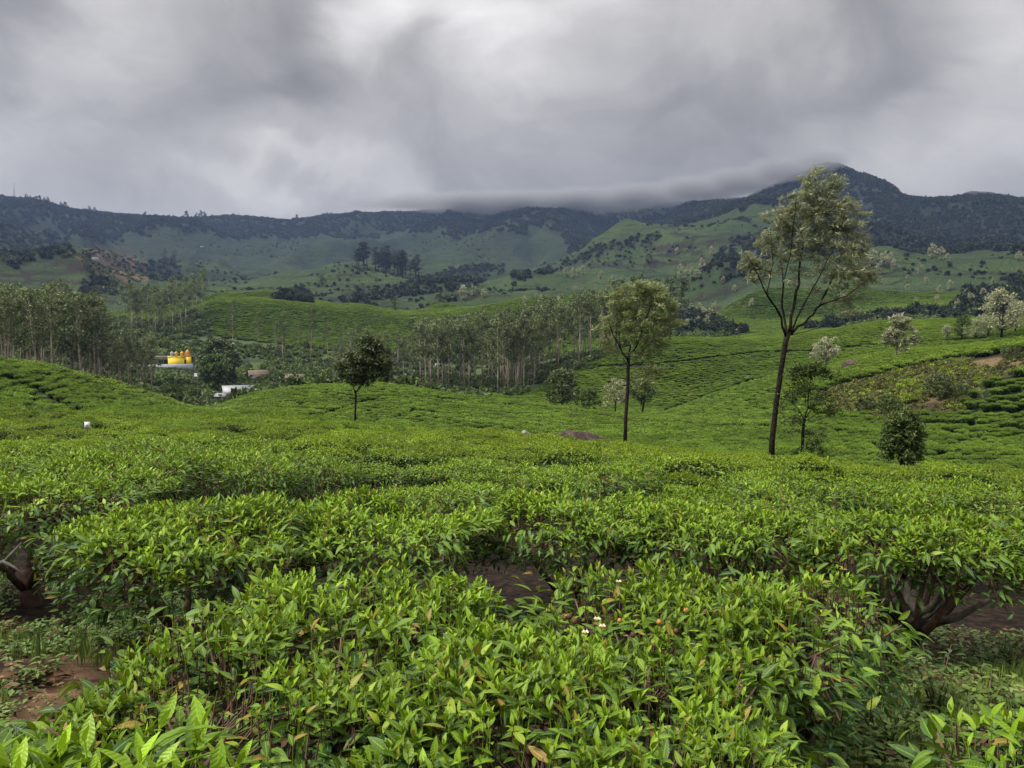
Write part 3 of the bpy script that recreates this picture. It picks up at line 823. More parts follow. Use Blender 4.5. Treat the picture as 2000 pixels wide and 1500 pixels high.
    if ns >= 4:   # shoot stems
        v = []
        for i in range(n):
            sh.tube([root[i] - [0, 0, 0.03], root[i] + tilt[i] * sl[i]], [0.0016, 0.0011], 3, (0.25, 0.5, 0, 0), cap=False)
    # woody frame: trunk, limbs and plucked stubs
    nl = 7; ends = []
    tw.tube([(0.03, 0, -0.05), (0, 0.02, 0.10), (-0.02, 0, 0.2 * h + 0.08)], [0.075, 0.055, 0.045], 8)
    for i in range(nl):
        b = 2 * np.pi * i / nl + R.uniform(-0.3, 0.3); k = R.uniform(0.45, 0.85)
        m = np.array([np.cos(b) * rx * k * 0.5, np.sin(b) * ry * k * 0.5, h * 0.42])
        e = np.array([np.cos(b) * rx * k, np.sin(b) * ry * k, h * 0.80])
        tw.tube([(0, 0, 0.12 * h), m, e], [0.026, 0.018, 0.009], 6)
        for j in range(3):
            f = e + [R.uniform(-.16, .16), R.uniform(-.16, .16), h * 0.16]
            tw.tube([m + (e - m) * R.uniform(0.3, 1), f], [0.007, 0.003], 4); ends += [(e + f) / 2, m + (e - m) * 0.5]
    x, y, z, q, a = top(twigs)
    EN = np.array(ends)
    for i in range(twigs):
        t1 = np.array([x[i] + R.normal(0, .02), y[i] + R.normal(0, .02), z[i] + 0.012 - R.uniform(0.0, 0.045)])
        b0 = t1 - [R.normal(0, .008), R.normal(0, .008), R.uniform(0.05, 0.10)]
        j = EN[np.argmin(np.linalg.norm(EN - b0, axis=1))]
        tw.tube([j, (j + b0) / 2 - [0, 0, 0.03], b0, t1], [0.0042, 0.0032, 0.0028, 0.0018], 3, cap=False)
    return fo, sh, tw

def bush_thing(x, y, rz, meshes, label, group, sc=(1, 1, 1), proto=None, dz=0.0):
    z = float(H(x, y)) - 0.02 + dz
    if proto is None:
        root = empty('tea_bush', (x, y, z), rz)
        link('foliage', meshes[0], M_TEA, root); link('young_shoots', meshes[1], M_TEA, root); link('stem', meshes[2], M_TWIG, root)
    else:
        root = copy_tree(proto)
        root.location = (x, y, z); root.rotation_euler = (0, 0, rz)
    root.scale = sc
    return tag(root, label, 'tea bush', group)

GRP = 'tea bushes in plucked hedgerows'
# the bushes nearest to the photographer, one by one: x, y, half widths, height, turn, richness of flush, label
NEAR = [
 (-0.90, 1.06, 0.46, 0.34, 0.79, 0.1, 0.95, 'nearest tea bush at the lower left with big bright lime leaves over bare soil'),
 (-0.02, 1.04, 0.42, 0.34, 0.86, -0.1, 0.95, 'nearest tea bush at the bottom centre with long upright lime green shoots'),
 (-0.78, 2.12, 0.55, 0.56, 0.76, 0.05, 0.45, 'front tea bush with dark drooping leaves beside the patch of reddish soil'),
 (0.16, 2.02, 0.60, 0.58, 0.80, -0.05, 0.62, 'front tea bush with brown plucked stubs between lime shoots, above the bottom centre bush'),
 (-0.55, 2.88, 0.60, 0.46, 0.80, 0.0, 0.70, 'second row tea bush with yellow green tips, above the bush by the reddish soil'),
 (0.62, 2.80, 0.62, 0.46, 0.80, -0.1, 0.35, 'dull green tea bush carrying small white flowers and brown seed pods'),
 (-1.84, 4.25, 0.66, 0.66, 0.80, 0.2, 0.62, 'rounded tea bush at the left with long leaves hanging from its left end'),
 (-0.80, 4.90, 0.68, 0.62, 0.80, 0.0, 0.62, 'tea bush right of the rounded one, its dark flank facing the gap in the rows'),
 (0.40, 5.40, 0.70, 0.60, 0.80, -0.1, 0.60, 'tea bush behind the dark gap in the middle of the near rows'),
 (1.38, 4.98, 0.62, 0.55, 0.82, -0.2, 0.62, 'tea bush behind the flowering bush, left of the one with a bare trunk'),
 (2.38, 4.55, 0.66, 0.50, 0.85, -0.2, 0.80, 'tea bush with bare twisted dark trunk showing below its leaves at the right'),
 (3.45, 4.30, 0.60, 0.48, 0.86, -0.3, 0.78, 'tea bush at the right edge above the shaded green ground cover'),
 (1.28, 3.30, 0.36, 0.44, 0.76, 0.0, 0.45, 'dark tea bush end with drooping leaves left of the weedy ground'),
 (-3.45, 6.70, 0.75, 0.60, 0.86, 0.1, 0.62, 'tea bush at the left edge with dark leaves hanging over the shaded gap'),
 (-3.30, 5.15, 0.74, 0.48, 0.80, 0.05, 0.30, 'dark leaved tea bush at the left edge behind the broken branch'),
 (1.14, 1.58, 0.22, 0.22, 0.72, 0.0, 0.95, 'tip of a lime leaved tea bush in the lower right corner'),
]
near_protos = []
for i, (x, y, rx, ry, h, rz, fr, lab) in enumerate(NEAR):
    area = rx * ry * 4
    bare = 0.62 if i in (10, 11) else 0.58 if i in (7, 8, 9, 13) else 0.36
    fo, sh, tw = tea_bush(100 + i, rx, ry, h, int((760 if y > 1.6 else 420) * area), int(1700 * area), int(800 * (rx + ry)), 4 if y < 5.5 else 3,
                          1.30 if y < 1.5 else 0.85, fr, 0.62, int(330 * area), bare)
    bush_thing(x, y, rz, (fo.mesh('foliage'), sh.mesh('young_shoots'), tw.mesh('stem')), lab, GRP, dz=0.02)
# rows behind them, out to about twelve metres: copies of five bushes
protos = []
for k in range(5):
    fo, sh, tw = tea_bush(300 + k, 0.64, 0.54, 0.86, 800, 1500, 1100, 2, 0.95, [0.7, 0.55, 0.8, 0.45, 0.65][k], 0.5, 40)
    protos.append((fo.mesh('foliage'), sh.mesh('young_shoots'), tw.mesh('stem')))
TAKEN = [(n_[0], n_[1], max(n_[2], n_[3])) for n_ in NEAR]
HOLES = [(-2.45, 5.75, 0.45), (-1.6, 6.95, 0.4), (0.2, 7.6, 0.25), (3.2, 6.2, 0.4), (-0.9, 3.75, 0.2), (0.4, 3.9, 0.7), (-3.0, 3.1, 1.35), (2.2, 3.2, 1.2), (0.65, 6.5, 0.35), (1.9, 8.6, 0.35)]
def rowgrid(r0, r1, du, dv, seed, slant=-0.22):
    """bush positions in slightly wavy rows that run across the view and fall to the right"""
    u, v = np.meshgrid(np.arange(-r1, r1, du), np.arange(0.0, r1 * 1.3, dv))
    k = np.arange(v.shape[0])[:, None]
    u = u + (k * 0.37 % 1) * du + (vnoise(u * 3 + 5, v * 3, seed) - 0.5) * 0.22 * du
    w = (fbm(u / 9, v / 14, 2, seed + 1) - 0.5) * 5.0 + (vnoise(u * 5, v * 5 + 3, seed + 2) - 0.5) * 0.20 * dv
    x = u; y = v + slant * u + w
    x, y = x.ravel(), y.ravel()
    if r0 > 100:
        Rj = np.random.default_rng(seed); x = x + Rj.normal(0, 0.26 * du, x.shape); y = y + Rj.normal(0, 0.10 * dv, y.shape) + (fbm(x / 6, y / 6, 2, 4) - .5) * 1.6
    r = np.hypot(x, y); a = np.arctan2(x, y)
    m = (r >= r0) & (r < r1) & (np.abs(a) < 0.70)
    return x[m], y[m]
ROWS_U, ROWS_V = 1.10, 1.50
gx, gy = rowgrid(4.4, 12.5, ROWS_U, ROWS_V, 5)
R = np.random.default_rng(8)
first = [None] * 5
cnt = 0
for x, y in zip(gx, gy):
    if abs(math.atan2(x, y)) > 0.66 or any(math.hypot(x - a, y - b) < c + 0.42 for a, b, c in TAKEN) or any(math.hypot(x - a, y - b) < c + 0.25 for a, b, c in HOLES):
        continue
    k = int(R.integers(5))
    rz = R.choice([0, math.pi]) - 0.2 + R.normal(0, 0.12)
    if R.uniform() < 0.05: continue
    thin_ = 0.55 if fbm(x / 2.6, y / 1.1, 2, 62) > 0.55 else 1.0
    sc = (R.uniform(0.88, 1.1), R.uniform(0.82, 1.06) * thin_, R.uniform(0.84, 1.10) * (0.7 + 0.3 * thin_))
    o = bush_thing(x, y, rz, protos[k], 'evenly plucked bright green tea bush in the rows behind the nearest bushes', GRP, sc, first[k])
    if first[k] is None:
        first[k] = o
    cnt += 1
print('near bushes', cnt)

# ------------------------------------------------------------------ scatter: many copies of a few meshes as one object (ground cover only)
HIDE = bpy.data.collections.new('sources')      # never linked to the scene
def scatter(name, meshes, pts, rot, scl, idx, label=None, cat=None):
    pm = bpy.data.meshes.new(name)
    pts = np.asarray(pts, np.float32)
    pm.vertices.add(len(pts)); pm.vertices.foreach_set('co', pts.ravel())
    for nm, typ, arr, f in (('irot', 'FLOAT', rot, 'value'), ('iscl', 'FLOAT_VECTOR', scl, 'vector'), ('iidx', 'INT', idx, 'value')):
        at_ = pm.attributes.new(nm, typ, 'POINT')
        at_.data.foreach_set(f, np.asarray(arr, np.int32 if typ == 'INT' else np.float32).ravel())
    o = bpy.data.objects.new(name, pm)
    COL.objects.link(o)
    g = bpy.data.node_groups.new(name, 'GeometryNodeTree')
    g.interface.new_socket('Geometry', in_out='INPUT', socket_type='NodeSocketGeometry')
    g.interface.new_socket('Geometry', in_out='OUTPUT', socket_type='NodeSocketGeometry')
    N = g.nodes; Lk = g.links
    gi = N.new('NodeGroupInput'); go = N.new('NodeGroupOutput')
    join = N.new('GeometryNodeJoinGeometry')
    for m in reversed(meshes):
        src = bpy.data.objects.new(name + '_source', m)
        HIDE.objects.link(src)
        oi = N.new('GeometryNodeObjectInfo'); oi.inputs['Object'].default_value = src
        oi.inputs['As Instance'].default_value = True
        Lk.new(oi.outputs['Geometry'], join.inputs[0])
    ip = N.new('GeometryNodeInstanceOnPoints')
    ip.inputs['Pick Instance'].default_value = True
    def na(nm, typ):
        a = N.new('GeometryNodeInputNamedAttribute'); a.data_type = typ
        a.inputs['Name'].default_value = nm
        return a.outputs['Attribute']
    Lk.new(gi.outputs[0], ip.inputs['Points']); Lk.new(join.outputs[0], ip.inputs['Instance'])
    Lk.new(na('iidx', 'INT'), ip.inputs['Instance Index'])
    Lk.new(na('iscl', 'FLOAT_VECTOR'), ip.inputs['Scale'])
    cx = N.new('ShaderNodeCombineXYZ'); Lk.new(na('irot', 'FLOAT'), cx.inputs[2]); Lk.new(cx.outputs[0], ip.inputs['Rotation'])
    Lk.new(ip.outputs[0], go.inputs[0])
    md = o.modifiers.new('scatter', 'NODES'); md.node_group = g
    tag(o, label, cat, kind='stuff')
    return o

# field bushes in two grades of detail, with a solid heart painted dark as inner shade
def field_bush(seed, n, leaf, mat):
    fo, sh, tw = tea_bush(seed, 0.64, 0.58, 0.86, int(n * 0.30), int(n * 0.55), int(n * 0.45), 1, leaf, 0.62, 0.42, 0)
    mb = MB()
    for src in (fo, sh):
        mb.add(np.concatenate(src.v), np.concatenate(src.q), None, np.concatenate(src.c))
    me = mb.mesh('tea_field_bush')
    return me
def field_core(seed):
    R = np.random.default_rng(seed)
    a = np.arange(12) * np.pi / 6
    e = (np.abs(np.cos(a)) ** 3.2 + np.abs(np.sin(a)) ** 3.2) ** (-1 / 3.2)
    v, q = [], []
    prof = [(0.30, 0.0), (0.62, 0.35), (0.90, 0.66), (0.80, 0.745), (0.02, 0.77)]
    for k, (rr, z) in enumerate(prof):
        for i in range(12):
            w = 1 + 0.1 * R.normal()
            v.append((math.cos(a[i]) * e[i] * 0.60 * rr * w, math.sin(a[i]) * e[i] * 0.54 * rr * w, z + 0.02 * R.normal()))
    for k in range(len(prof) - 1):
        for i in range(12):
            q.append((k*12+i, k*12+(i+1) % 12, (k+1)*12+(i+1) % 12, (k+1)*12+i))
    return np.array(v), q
def with_core(seed, n, leaf, mat):
    me = field_bush(seed, n, leaf, mat)
    # merge heart: same mesh, own material slot
    nv = len(me.vertices)
    co = np.empty(nv * 3, np.float32); me.vertices.foreach_get('co', co)
    lc = np.empty(nv * 4, np.float32); me.attributes['lc'].data.foreach_get('color', lc)
    ql = np.empty(len(me.loops), np.int32); me.loops.foreach_get('vertex_index', ql)
    cv, cq = field_core(seed)
    V = np.concatenate([co.reshape(-1, 3), cv]); Q = np.concatenate([ql.reshape(-1, 4), np.array(cq) + nv])
    C = np.concatenate([lc.reshape(-1, 4), np.tile([0.9, 0.3, 0, 0], (len(cv), 1))])
    m2 = np_mesh('tea_field_bush', V, Q, None, {'lc': C})
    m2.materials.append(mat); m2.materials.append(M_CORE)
    mi = np.zeros(len(Q), np.int32); mi[len(ql) // 4:] = 1
    m2.polygons.foreach_set('material_index', mi)
    return m2
def tea_ok(x, y, marg=2.2):
    ok = bil(COVER[..., 0], x, y) > 0.6
    ok &= bil(HIDDEN, x, y) < marg + np.hypot(x, y) * 0.01
    r = np.hypot(x, y)
    for LP, w in LINE_PTS:
        rl = np.hypot(LP[:, 0], LP[:, 1])
        if rl.min() > 380: continue
        m = ok & (r > rl.min() - 3) & (r < rl.max() + 3) & (x > LP[:, 0].min() - 3) & (x < LP[:, 0].max() + 3)
        ii = np.nonzero(m)[0]
        if len(ii):
            P = LP[::max(1, int(1))]
            for s0 in range(0, len(ii), 400):
                jj = ii[s0:s0+400]
                dd = np.hypot(x[jj][:, None] - P[None, :, 0], y[jj][:, None] - P[None, :, 1]).min(1)
                ok[jj[dd < w * 0.5 + 0.25]] = False
    return ok
def field(name, r0, r1, du, dv, meshes, seed, label, big=1.0, blend=None):
    if r0 < 20:
        x, y = rowgrid(4.4, r1, du, dv, 5)
        m = np.hypot(x, y) >= r0
        x, y = x[m], y[m]
    else:
        x, y = rowgrid(r0, r1, du, dv, 5)
    ok = tea_ok(x, y)
    R = np.random.default_rng(seed)
    gap = fbm(x / 3.3, y / 1.6, 2, 61)
    ok &= (R.uniform(0, 1, len(x)) > 0.015 + 0.5 * (gap > 0.71) * (np.hypot(x, y) < 120))
    x, y = x[ok], y[ok]
    n = len(x)
    z = H(x, y) - 0.03 + (fbm(x / 5, y / 2.5, 2, 12) - 0.5) * 0.25
    rot = -0.2 + R.normal(0, 0.12, n) + np.pi * R.integers(0, 2, n)
    wide = 1.0 if r0 < 100 else 1.20
    rot = rot if r0 < 100 else rot + R.normal(0, 0.10, n)
    sc = np.stack([wide * R.uniform(0.85, 1.15, n), R.uniform(0.82, 1.06, n), R.uniform(0.84, 1.12, n)], -1) * [big, big, 1.0]
    th = np.where((fbm(x / 2.8, y / 1.2, 2, 62) > 0.56) & (np.hypot(x, y) < 70), 0.52, 1.0)
    sc[:, 1] *= th; sc[:, 2] *= 0.65 + 0.35 * th
    ix = R.integers(0, len(meshes), n)
    if blend:     # the first half of the meshes is the yellower near slope flush with sun painted in, fading out with distance
        h_ = len(meshes) // 2
        pr = sstep(blend[0], blend[1], np.hypot(x, y) + (fbm(x / 7, y / 5, 2, 3) - 0.5) * 30)
        ix = R.integers(0, h_, n) + h_ * (R.uniform(0, 1, n) < pr)
    return scatter(name, meshes, np.stack([x, y, z], -1), rot, sc, ix, label, 'tea field')
# ------------------------------------------------------------------ the tea carpet beyond the counted bushes
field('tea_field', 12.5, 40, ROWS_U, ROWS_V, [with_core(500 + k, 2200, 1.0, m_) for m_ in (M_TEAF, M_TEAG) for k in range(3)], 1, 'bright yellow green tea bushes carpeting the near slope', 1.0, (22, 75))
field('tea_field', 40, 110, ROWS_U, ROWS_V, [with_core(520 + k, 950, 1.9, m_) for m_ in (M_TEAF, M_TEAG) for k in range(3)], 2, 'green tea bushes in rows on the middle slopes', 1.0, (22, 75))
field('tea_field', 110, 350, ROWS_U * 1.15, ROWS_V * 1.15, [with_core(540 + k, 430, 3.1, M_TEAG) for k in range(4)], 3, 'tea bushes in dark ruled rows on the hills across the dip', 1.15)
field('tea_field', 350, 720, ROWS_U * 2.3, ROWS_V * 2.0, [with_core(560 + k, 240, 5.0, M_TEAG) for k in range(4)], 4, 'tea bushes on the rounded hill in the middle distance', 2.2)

# ------------------------------------------------------------------ trees
WIND = np.array([0.55, 0.0, 0.12])
def clump(mb, c, r, n, L, Wd, R, age=0.5, wind=0.7, flat=0.75, ns=2, outward=None):
    p = unit(R.normal(0, 1, (n, 3))) * (R.uniform(0.1, 1, n) ** 0.6)[:, None] * r * [1, 1, flat]
    d = unit(p) * 0.7 + R.normal(0, 0.5, (n, 3)) + WIND * wind * 1.6
    if outward is not None:
        d = d + outward
    up = unit(R.normal(0, 0.5, (n, 3)) + [0, 0, 0.8])
    l = L * R.uniform(0.6, 1.3, n)
    leaves(mb, np.asarray(c) + p - unit(d) * l[:, None] * 0.5, d, up, l, Wd * R.uniform(0.7, 1.2, n), R.uniform(-0.1, 0.6, n), np.clip(age + R.normal(0, 0.22, n), 0, 1), R.uniform(0, 1, n), ns, 2)

def hero_tree(name, label, cat, base, D, pxy, trunk, limbs, blobs, leafm, barkm, L=0.2, Wd=0.05, per=40, cr=0.35, seed=1, wind=0.8, group=None, shell=0.5, twig=0.012, age=0.45, deep=0.9, dense=1.0):
    """crown outline given as photo offsets, turned into metres at the tree's own distance; limbs spread in depth"""
    R = np.random.default_rng(seed)
    s = D / F * math.hypot(1, (pxy[0] - 1000) / F) ** 0 
    azm = math.atan2(base[0], base[1])
    rt = np.array([math.cos(azm), -math.sin(azm), 0]); dp = np.array([math.sin(azm), math.cos(azm), 0])
    P0 = at(pxy[0], pxy[1], D)
    def loc(px, py, dep=0.0):
        q = at(px, py, D / math.cos(math.atan2(base[0], base[1]) - math.atan((px - 1000) / F)))
        return q - np.array(base) + dp * dep
    tm, cm = MB(), MB()
    T = [loc(p[0], p[1]) for p in trunk]
    T[0] = np.array([T[0][0], T[0][1], -0.4])
    rr = [p[2] * s * 0.76 for p in trunk]
    # root flare and slight irregularity
    tm.tube(T, rr, 10)
    skel = []; srad = []
    for i in range(len(T) - 1):
        for t in np.linspace(0, 1, 6)[:-1]:
            skel.append(T[i] * (1 - t) + T[i+1] * t); srad.append(rr[i] * (1-t) + rr[i+1] * t)
    ntr = len(skel)
    for lb in limbs:
        dep = R.uniform(-1, 1) * deep
        n = len(lb)
        pts = [loc(p[0], p[1], dep * (k / (n - 1)) ** 1.0 * (1.6 if n > 1 else 1)) for k, p in enumerate(lb)]
        rads = [p[2] * s * 0.46 for p in lb]
        # subdivide with wiggle
        P, Q = [], []
        for i in range(n - 1):
            for t in np.linspace(0, 1, 5)[:-1]:
                w = R.normal(0, 1, 3) * rads[i] * 0.5 * (t > 0)
                P.append(pts[i] * (1-t) + pts[i+1] * t + w); Q.append(rads[i] * (1-t) + rads[i+1] * t)
        P.append(pts[-1]); Q.append(rads[-1])
        tm.tube(P, Q, 6)
        skel += P; srad += Q
    SK = np.array(skel)
    CL = []
    for (bx, by, brx, bry, n) in blobs:
        n = int(n * dense)
        u = unit(R.normal(0, 1, (n, 3)))
        q = R.uniform(0, 1, n) ** shell
        u = u * q[:, None]
        dz_ = min(brx, bry * 1.3) * s
        for k in range(n):
            CL.append(loc(bx, by) + rt * u[k, 0] * brx * s + dp * u[k, 1] * dz_ + np.array([0, 0, u[k, 2] * bry * s]))
    for c in CL:
        dist = np.linalg.norm(SK - c, axis=1) + np.where(SK[:, 2] > c[2], 0.8 * (SK[:, 2] - c[2]), 0) + (np.arange(len(SK)) < ntr * 0.6) * 1e3 * (len(limbs) > 0)
        k = int(np.argmin(dist)); a = SK[k]
        mid = (a + c) / 2 + [0, 0, -0.06 * np.linalg.norm(c - a)] + R.normal(0, 0.05, 3)
        tm.tube([a, mid, c], [min(srad[k] * 0.6, twig * 2), twig, twig * 0.4], 3, cap=False)
        SK = np.vstack([SK, mid, c]); srad += [twig, twig * 0.4]
        clump(cm, c, cr * R.uniform(0.7, 1.25), int(per * R.uniform(0.7, 1.3)), L, Wd, R, age, wind)
    root = empty(name, tuple(base))
    link('trunk', tm.mesh('trunk', True), barkm, root)
    link('crown', cm.mesh('crown'), leafm, root)
    tag(root, label, cat, group)
    return root

# the great silver oak on the right
b, D = stand(1505, 893, 24, 40)
print('T1', b, D)
hero_tree('silver_oak_tree', 'tallest silver oak with open vase of limbs and olive feathery crown, nearest on the right', 'tree', b, D, (1505, 893),
  [(1505, 893, 8.5), (1508, 860, 6.8), (1516, 790, 6.2), (1526, 720, 6), (1534, 670, 6.2), (1540, 648, 6.5)],
  [[(1536, 660, 6), (1520, 610, 4.5), (1497, 575, 3), (1478, 535, 2), (1462, 505, 1)],
   [(1538, 655, 5), (1528, 600, 4), (1530, 540, 3), (1522, 470, 2), (1512, 420, 1)],
   [(1541, 650, 6.5), (1552, 590, 5.5), (1562, 520, 4), (1572, 440, 3), (1590, 370, 1.5), (1592, 340, 0.8)],
   [(1543, 652, 4), (1572, 590, 3), (1600, 540, 2), (1630, 480, 1.4), (1640, 420, 1)],
   [(1545, 652, 6.5), (1575, 628, 5), (1605, 595, 4.5), (1630, 540, 3), (1655, 480, 2), (1668, 430, 1)],
   [(1605, 595, 3), (1650, 580, 2), (1690, 548, 1)], [(1530, 560, 2.2), (1545, 480, 1.6), (1552, 400, 1)],
   [(1572, 440, 2), (1610, 400, 1.4), (1632, 350, 0.8)], [(1497, 575, 2), (1510, 520, 1.4), (1505, 460, 0.8)], [(1545, 655, 2), (1600, 640, 1.3), (1650, 612, 0.8)]],
  [(1592, 362, 32, 30, 34), (1634, 362, 18, 26, 14), (1560, 405, 44, 32, 46), (1620, 410, 46, 40, 56), (1525, 435, 44, 30, 42), (1590, 455, 62, 36, 60), (1660, 430, 34, 42, 36),
   (1505, 478, 28, 26, 18), (1540, 490, 50, 36, 36), (1640, 490, 50, 42, 52), (1672, 470, 22, 40, 18), (1468, 512, 27, 22, 24), (1490, 530, 30, 18, 14), (1665, 540, 42, 28, 34), (1690, 542, 24, 16, 14), (1610, 540, 36, 30, 16),
   (1560, 545, 30, 30, 8), (1475, 545, 18, 14, 6), (1640, 585, 40, 18, 12), (1655, 610, 30, 8, 6)],
  M_OAK, M_BARKD, 0.20, 0.036, 44, 0.23, 11, 1.0, shell=0.42, twig=0.010, age=0.34, deep=1.6, dense=1.2)
# lower sprays of the same kind around its stem are short shoots of the tree behind
b, D = stand(1221, 872, 38, 66)
print('T2', b, D)
hero_tree('silver_oak_tree', 'silver oak with straight dark trunk and wind swept round crown, beside the reddish rock', 'tree', b, D, (1221, 872),
  [(1220, 872, 5.4), (1222, 820, 4.5), (1226, 760, 4.2), (1227, 710, 4.2), (1228, 695, 4.2)],
  [[(1226, 706, 4), (1212, 680, 3), (1196, 650, 2), (1188, 620, 1)], [(1229, 697, 4), (1232, 660, 3.2), (1236, 620, 2.3), (1240, 570, 1)],
   [(1229, 700, 4), (1246, 668, 3), (1262, 620, 2), (1276, 580, 1)], [(1230, 700, 2.5), (1262, 680, 1.6), (1300, 640, 1)], [(1212, 680, 2), (1208, 640, 1.5), (1215, 590, 0.8)],
   [(1227, 715, 2), (1258, 706, 1.3), (1290, 694, 0.8)], [(1226, 740, 1.6), (1250, 735, 1), (1280, 722, 0.6)]],
  [(1255, 562, 40, 16, 34), (1252, 578, 50, 26, 60), (1215, 600, 34, 24, 36), (1290, 602, 30, 30, 40), (1250, 625, 56, 28, 62), (1190, 628, 22, 18, 16), (1300, 640, 28, 18, 22), (1230, 655, 46, 20, 34), (1182, 668, 14, 14, 9),
   (1280, 668, 34, 18, 22), (1195, 688, 20, 10, 8), (1262, 692, 38, 11, 20), (1275, 720, 32, 10, 16), (1262, 745, 30, 14, 16), (1322, 630, 16, 9, 12), (1172, 640, 12, 8, 8), (1310, 596, 14, 14, 12), (1200, 575, 16, 10, 10)],
  M_OAKG, M_BARKD, 0.28, 0.055, 38, 0.38, 12, 1.1, shell=0.45, twig=0.012, age=0.30, deep=1.9, dense=1.1)
b, D = stand(693, 829, 60, 100)
print('T3', b, D)
hero_tree('silver_oak_tree', 'small dark crowned tree with a bare forked trunk, standing alone left of centre', 'tree', b, D, (693, 829),
  [(693, 829, 3.2), (694, 800, 2.6), (695, 770, 2.6), (693, 762, 2.6)],
  [[(694, 768, 3), (708, 752, 2.4), (722, 730, 1.6), (735, 700, 1)], [(693, 763, 2.6), (686, 748, 1.8), (682, 715, 1)], [(700, 760, 2), (712, 730, 1.5), (718, 690, 1)], [(688, 752, 1.6), (676, 735, 1)]],
  [(722, 672, 24, 20, 34), (706, 700, 30, 22, 34), (742, 700, 24, 26, 34), (684, 722, 24, 24, 28), (730, 728, 34, 20, 34), (752, 722, 14, 20, 12), (705, 740, 30, 12, 12), (664, 715, 10, 16, 6)],
  M_DARKL, M_BARKD, 0.34, 0.13, 60, 0.62, 13, 0.4, shell=0.5, twig=0.02, age=0.35, deep=1.4)
b, D = stand(1566, 892, 30, 50)
print('T4', b, D)
hero_tree('slender_tree', 'slender tree with thin ferny foliage just right of the tallest silver oak trunk', 'tree', b, D, (1566, 893),
  [(1565, 893, 4.2), (1568, 850, 3.5), (1570, 825, 3.2), (1572, 815, 3)],
  [[(1572, 818, 3), (1578, 790, 2.4), (1582, 750, 1.6), (1588, 725, 1)], [(1571, 820, 2.4), (1560, 800, 1.6), (1546, 780, 1)], [(1574, 815, 2), (1592, 790, 1.4), (1598, 755, 1)],
   [(1573, 822, 1.6), (1600, 808, 1.1), (1630, 795, 0.7)], [(1574, 790, 1.4), (1572, 750, 1.1), (1560, 722, 0.8)], [(1568, 840, 1.4), (1590, 850, 0.8)]],
  [(1585, 722, 36, 11, 34), (1605, 730, 26, 10, 18), (1552, 732, 18, 9, 10), (1548, 775, 26, 22, 12), (1606, 775, 24, 22, 10), (1580, 755, 30, 18, 10), (1555, 825, 22, 22, 8), (1612, 800, 28, 10, 9), (1598, 850, 28, 20, 12), (1580, 878, 36, 12, 12)],
  M_SCRUB, M_BARKD, 0.17, 0.055, 34, 0.26, 14, 0.6, shell=0.55, twig=0.009, age=0.25, deep=0.7)
b, D = stand(1764, 911, 30, 48)
print('T5', b, D)
hero_tree('columnar_tree', 'short bushy columnar tree with dark glossy foliage down to the tea at the right', 'tree', b, D, (1764, 911),
  [(1764, 911, 8), (1766, 880, 6), (1766, 840, 4)], [[(1766, 870, 3), (1780, 840, 2), (1784, 820, 1)], [(1764, 870, 3), (1745, 850, 1.5), (1740, 838, 1)]],
  [(1763, 828, 26, 20, 46), (1776, 850, 24, 26, 60), (1752, 850, 22, 24, 44), (1778, 884, 20, 26, 50), (1742, 862, 22, 20, 20), (1730, 880, 12, 14, 6), (1772, 806, 10, 9, 8), (1790, 838, 10, 12, 8), (1766, 862, 22, 30, 40), (1760, 815, 16, 10, 14)],
  M_SCRUB, M_BARKD, 0.15, 0.07, 60, 0.22, 15, 0.3, shell=0.5, twig=0.008, age=0.3, deep=0.4)
b, D = stand(1748, 706, 100, 200)
print('T6', b, D)
hero_tree('silver_oak_tree', 'pale tiered silver oak standing on the bright ridge behind the fern bank', 'tree', b, D, (1748, 706),
  [(1748, 706, 3), (1752, 670, 2.2), (1755, 635, 1.2)], [[(1750, 680, 1.4), (1732, 668, 0.8)], [(1752, 672, 1.3), (1774, 662, 0.8)], [(1753, 655, 1.2), (1765, 640, 0.7)]],
  [(1755, 625, 20, 12, 30), (1762, 645, 24, 10, 24), (1742, 652, 18, 8, 18), (1758, 666, 32, 8, 30), (1735, 666, 13, 8, 14), (1785, 660, 12, 5, 8), (1762, 682, 14, 4, 4)],
  M_OAKS, M_BARKE, 0.6, 0.24, 26, 0.55, 16, 0.8, twig=0.03, age=0.3, deep=1.0)
b, D = stand(1612, 712, 130, 210)
hero_tree('silver_oak_tree', 'rounded cream crowned silver oak low behind the trunk of the tallest tree', 'tree', b, D, (1612, 716),
  [(1612, 716, 3), (1613, 690, 2), (1613, 670, 1)], [],
  [(1613, 678, 30, 20, 60), (1605, 694, 26, 12, 28), (1628, 690, 18, 14, 18)],
  M_OAKS, M_BARKE, 0.6, 0.24, 26, 0.6, 17, 0.8, twig=0.03, age=0.35, deep=1.0)

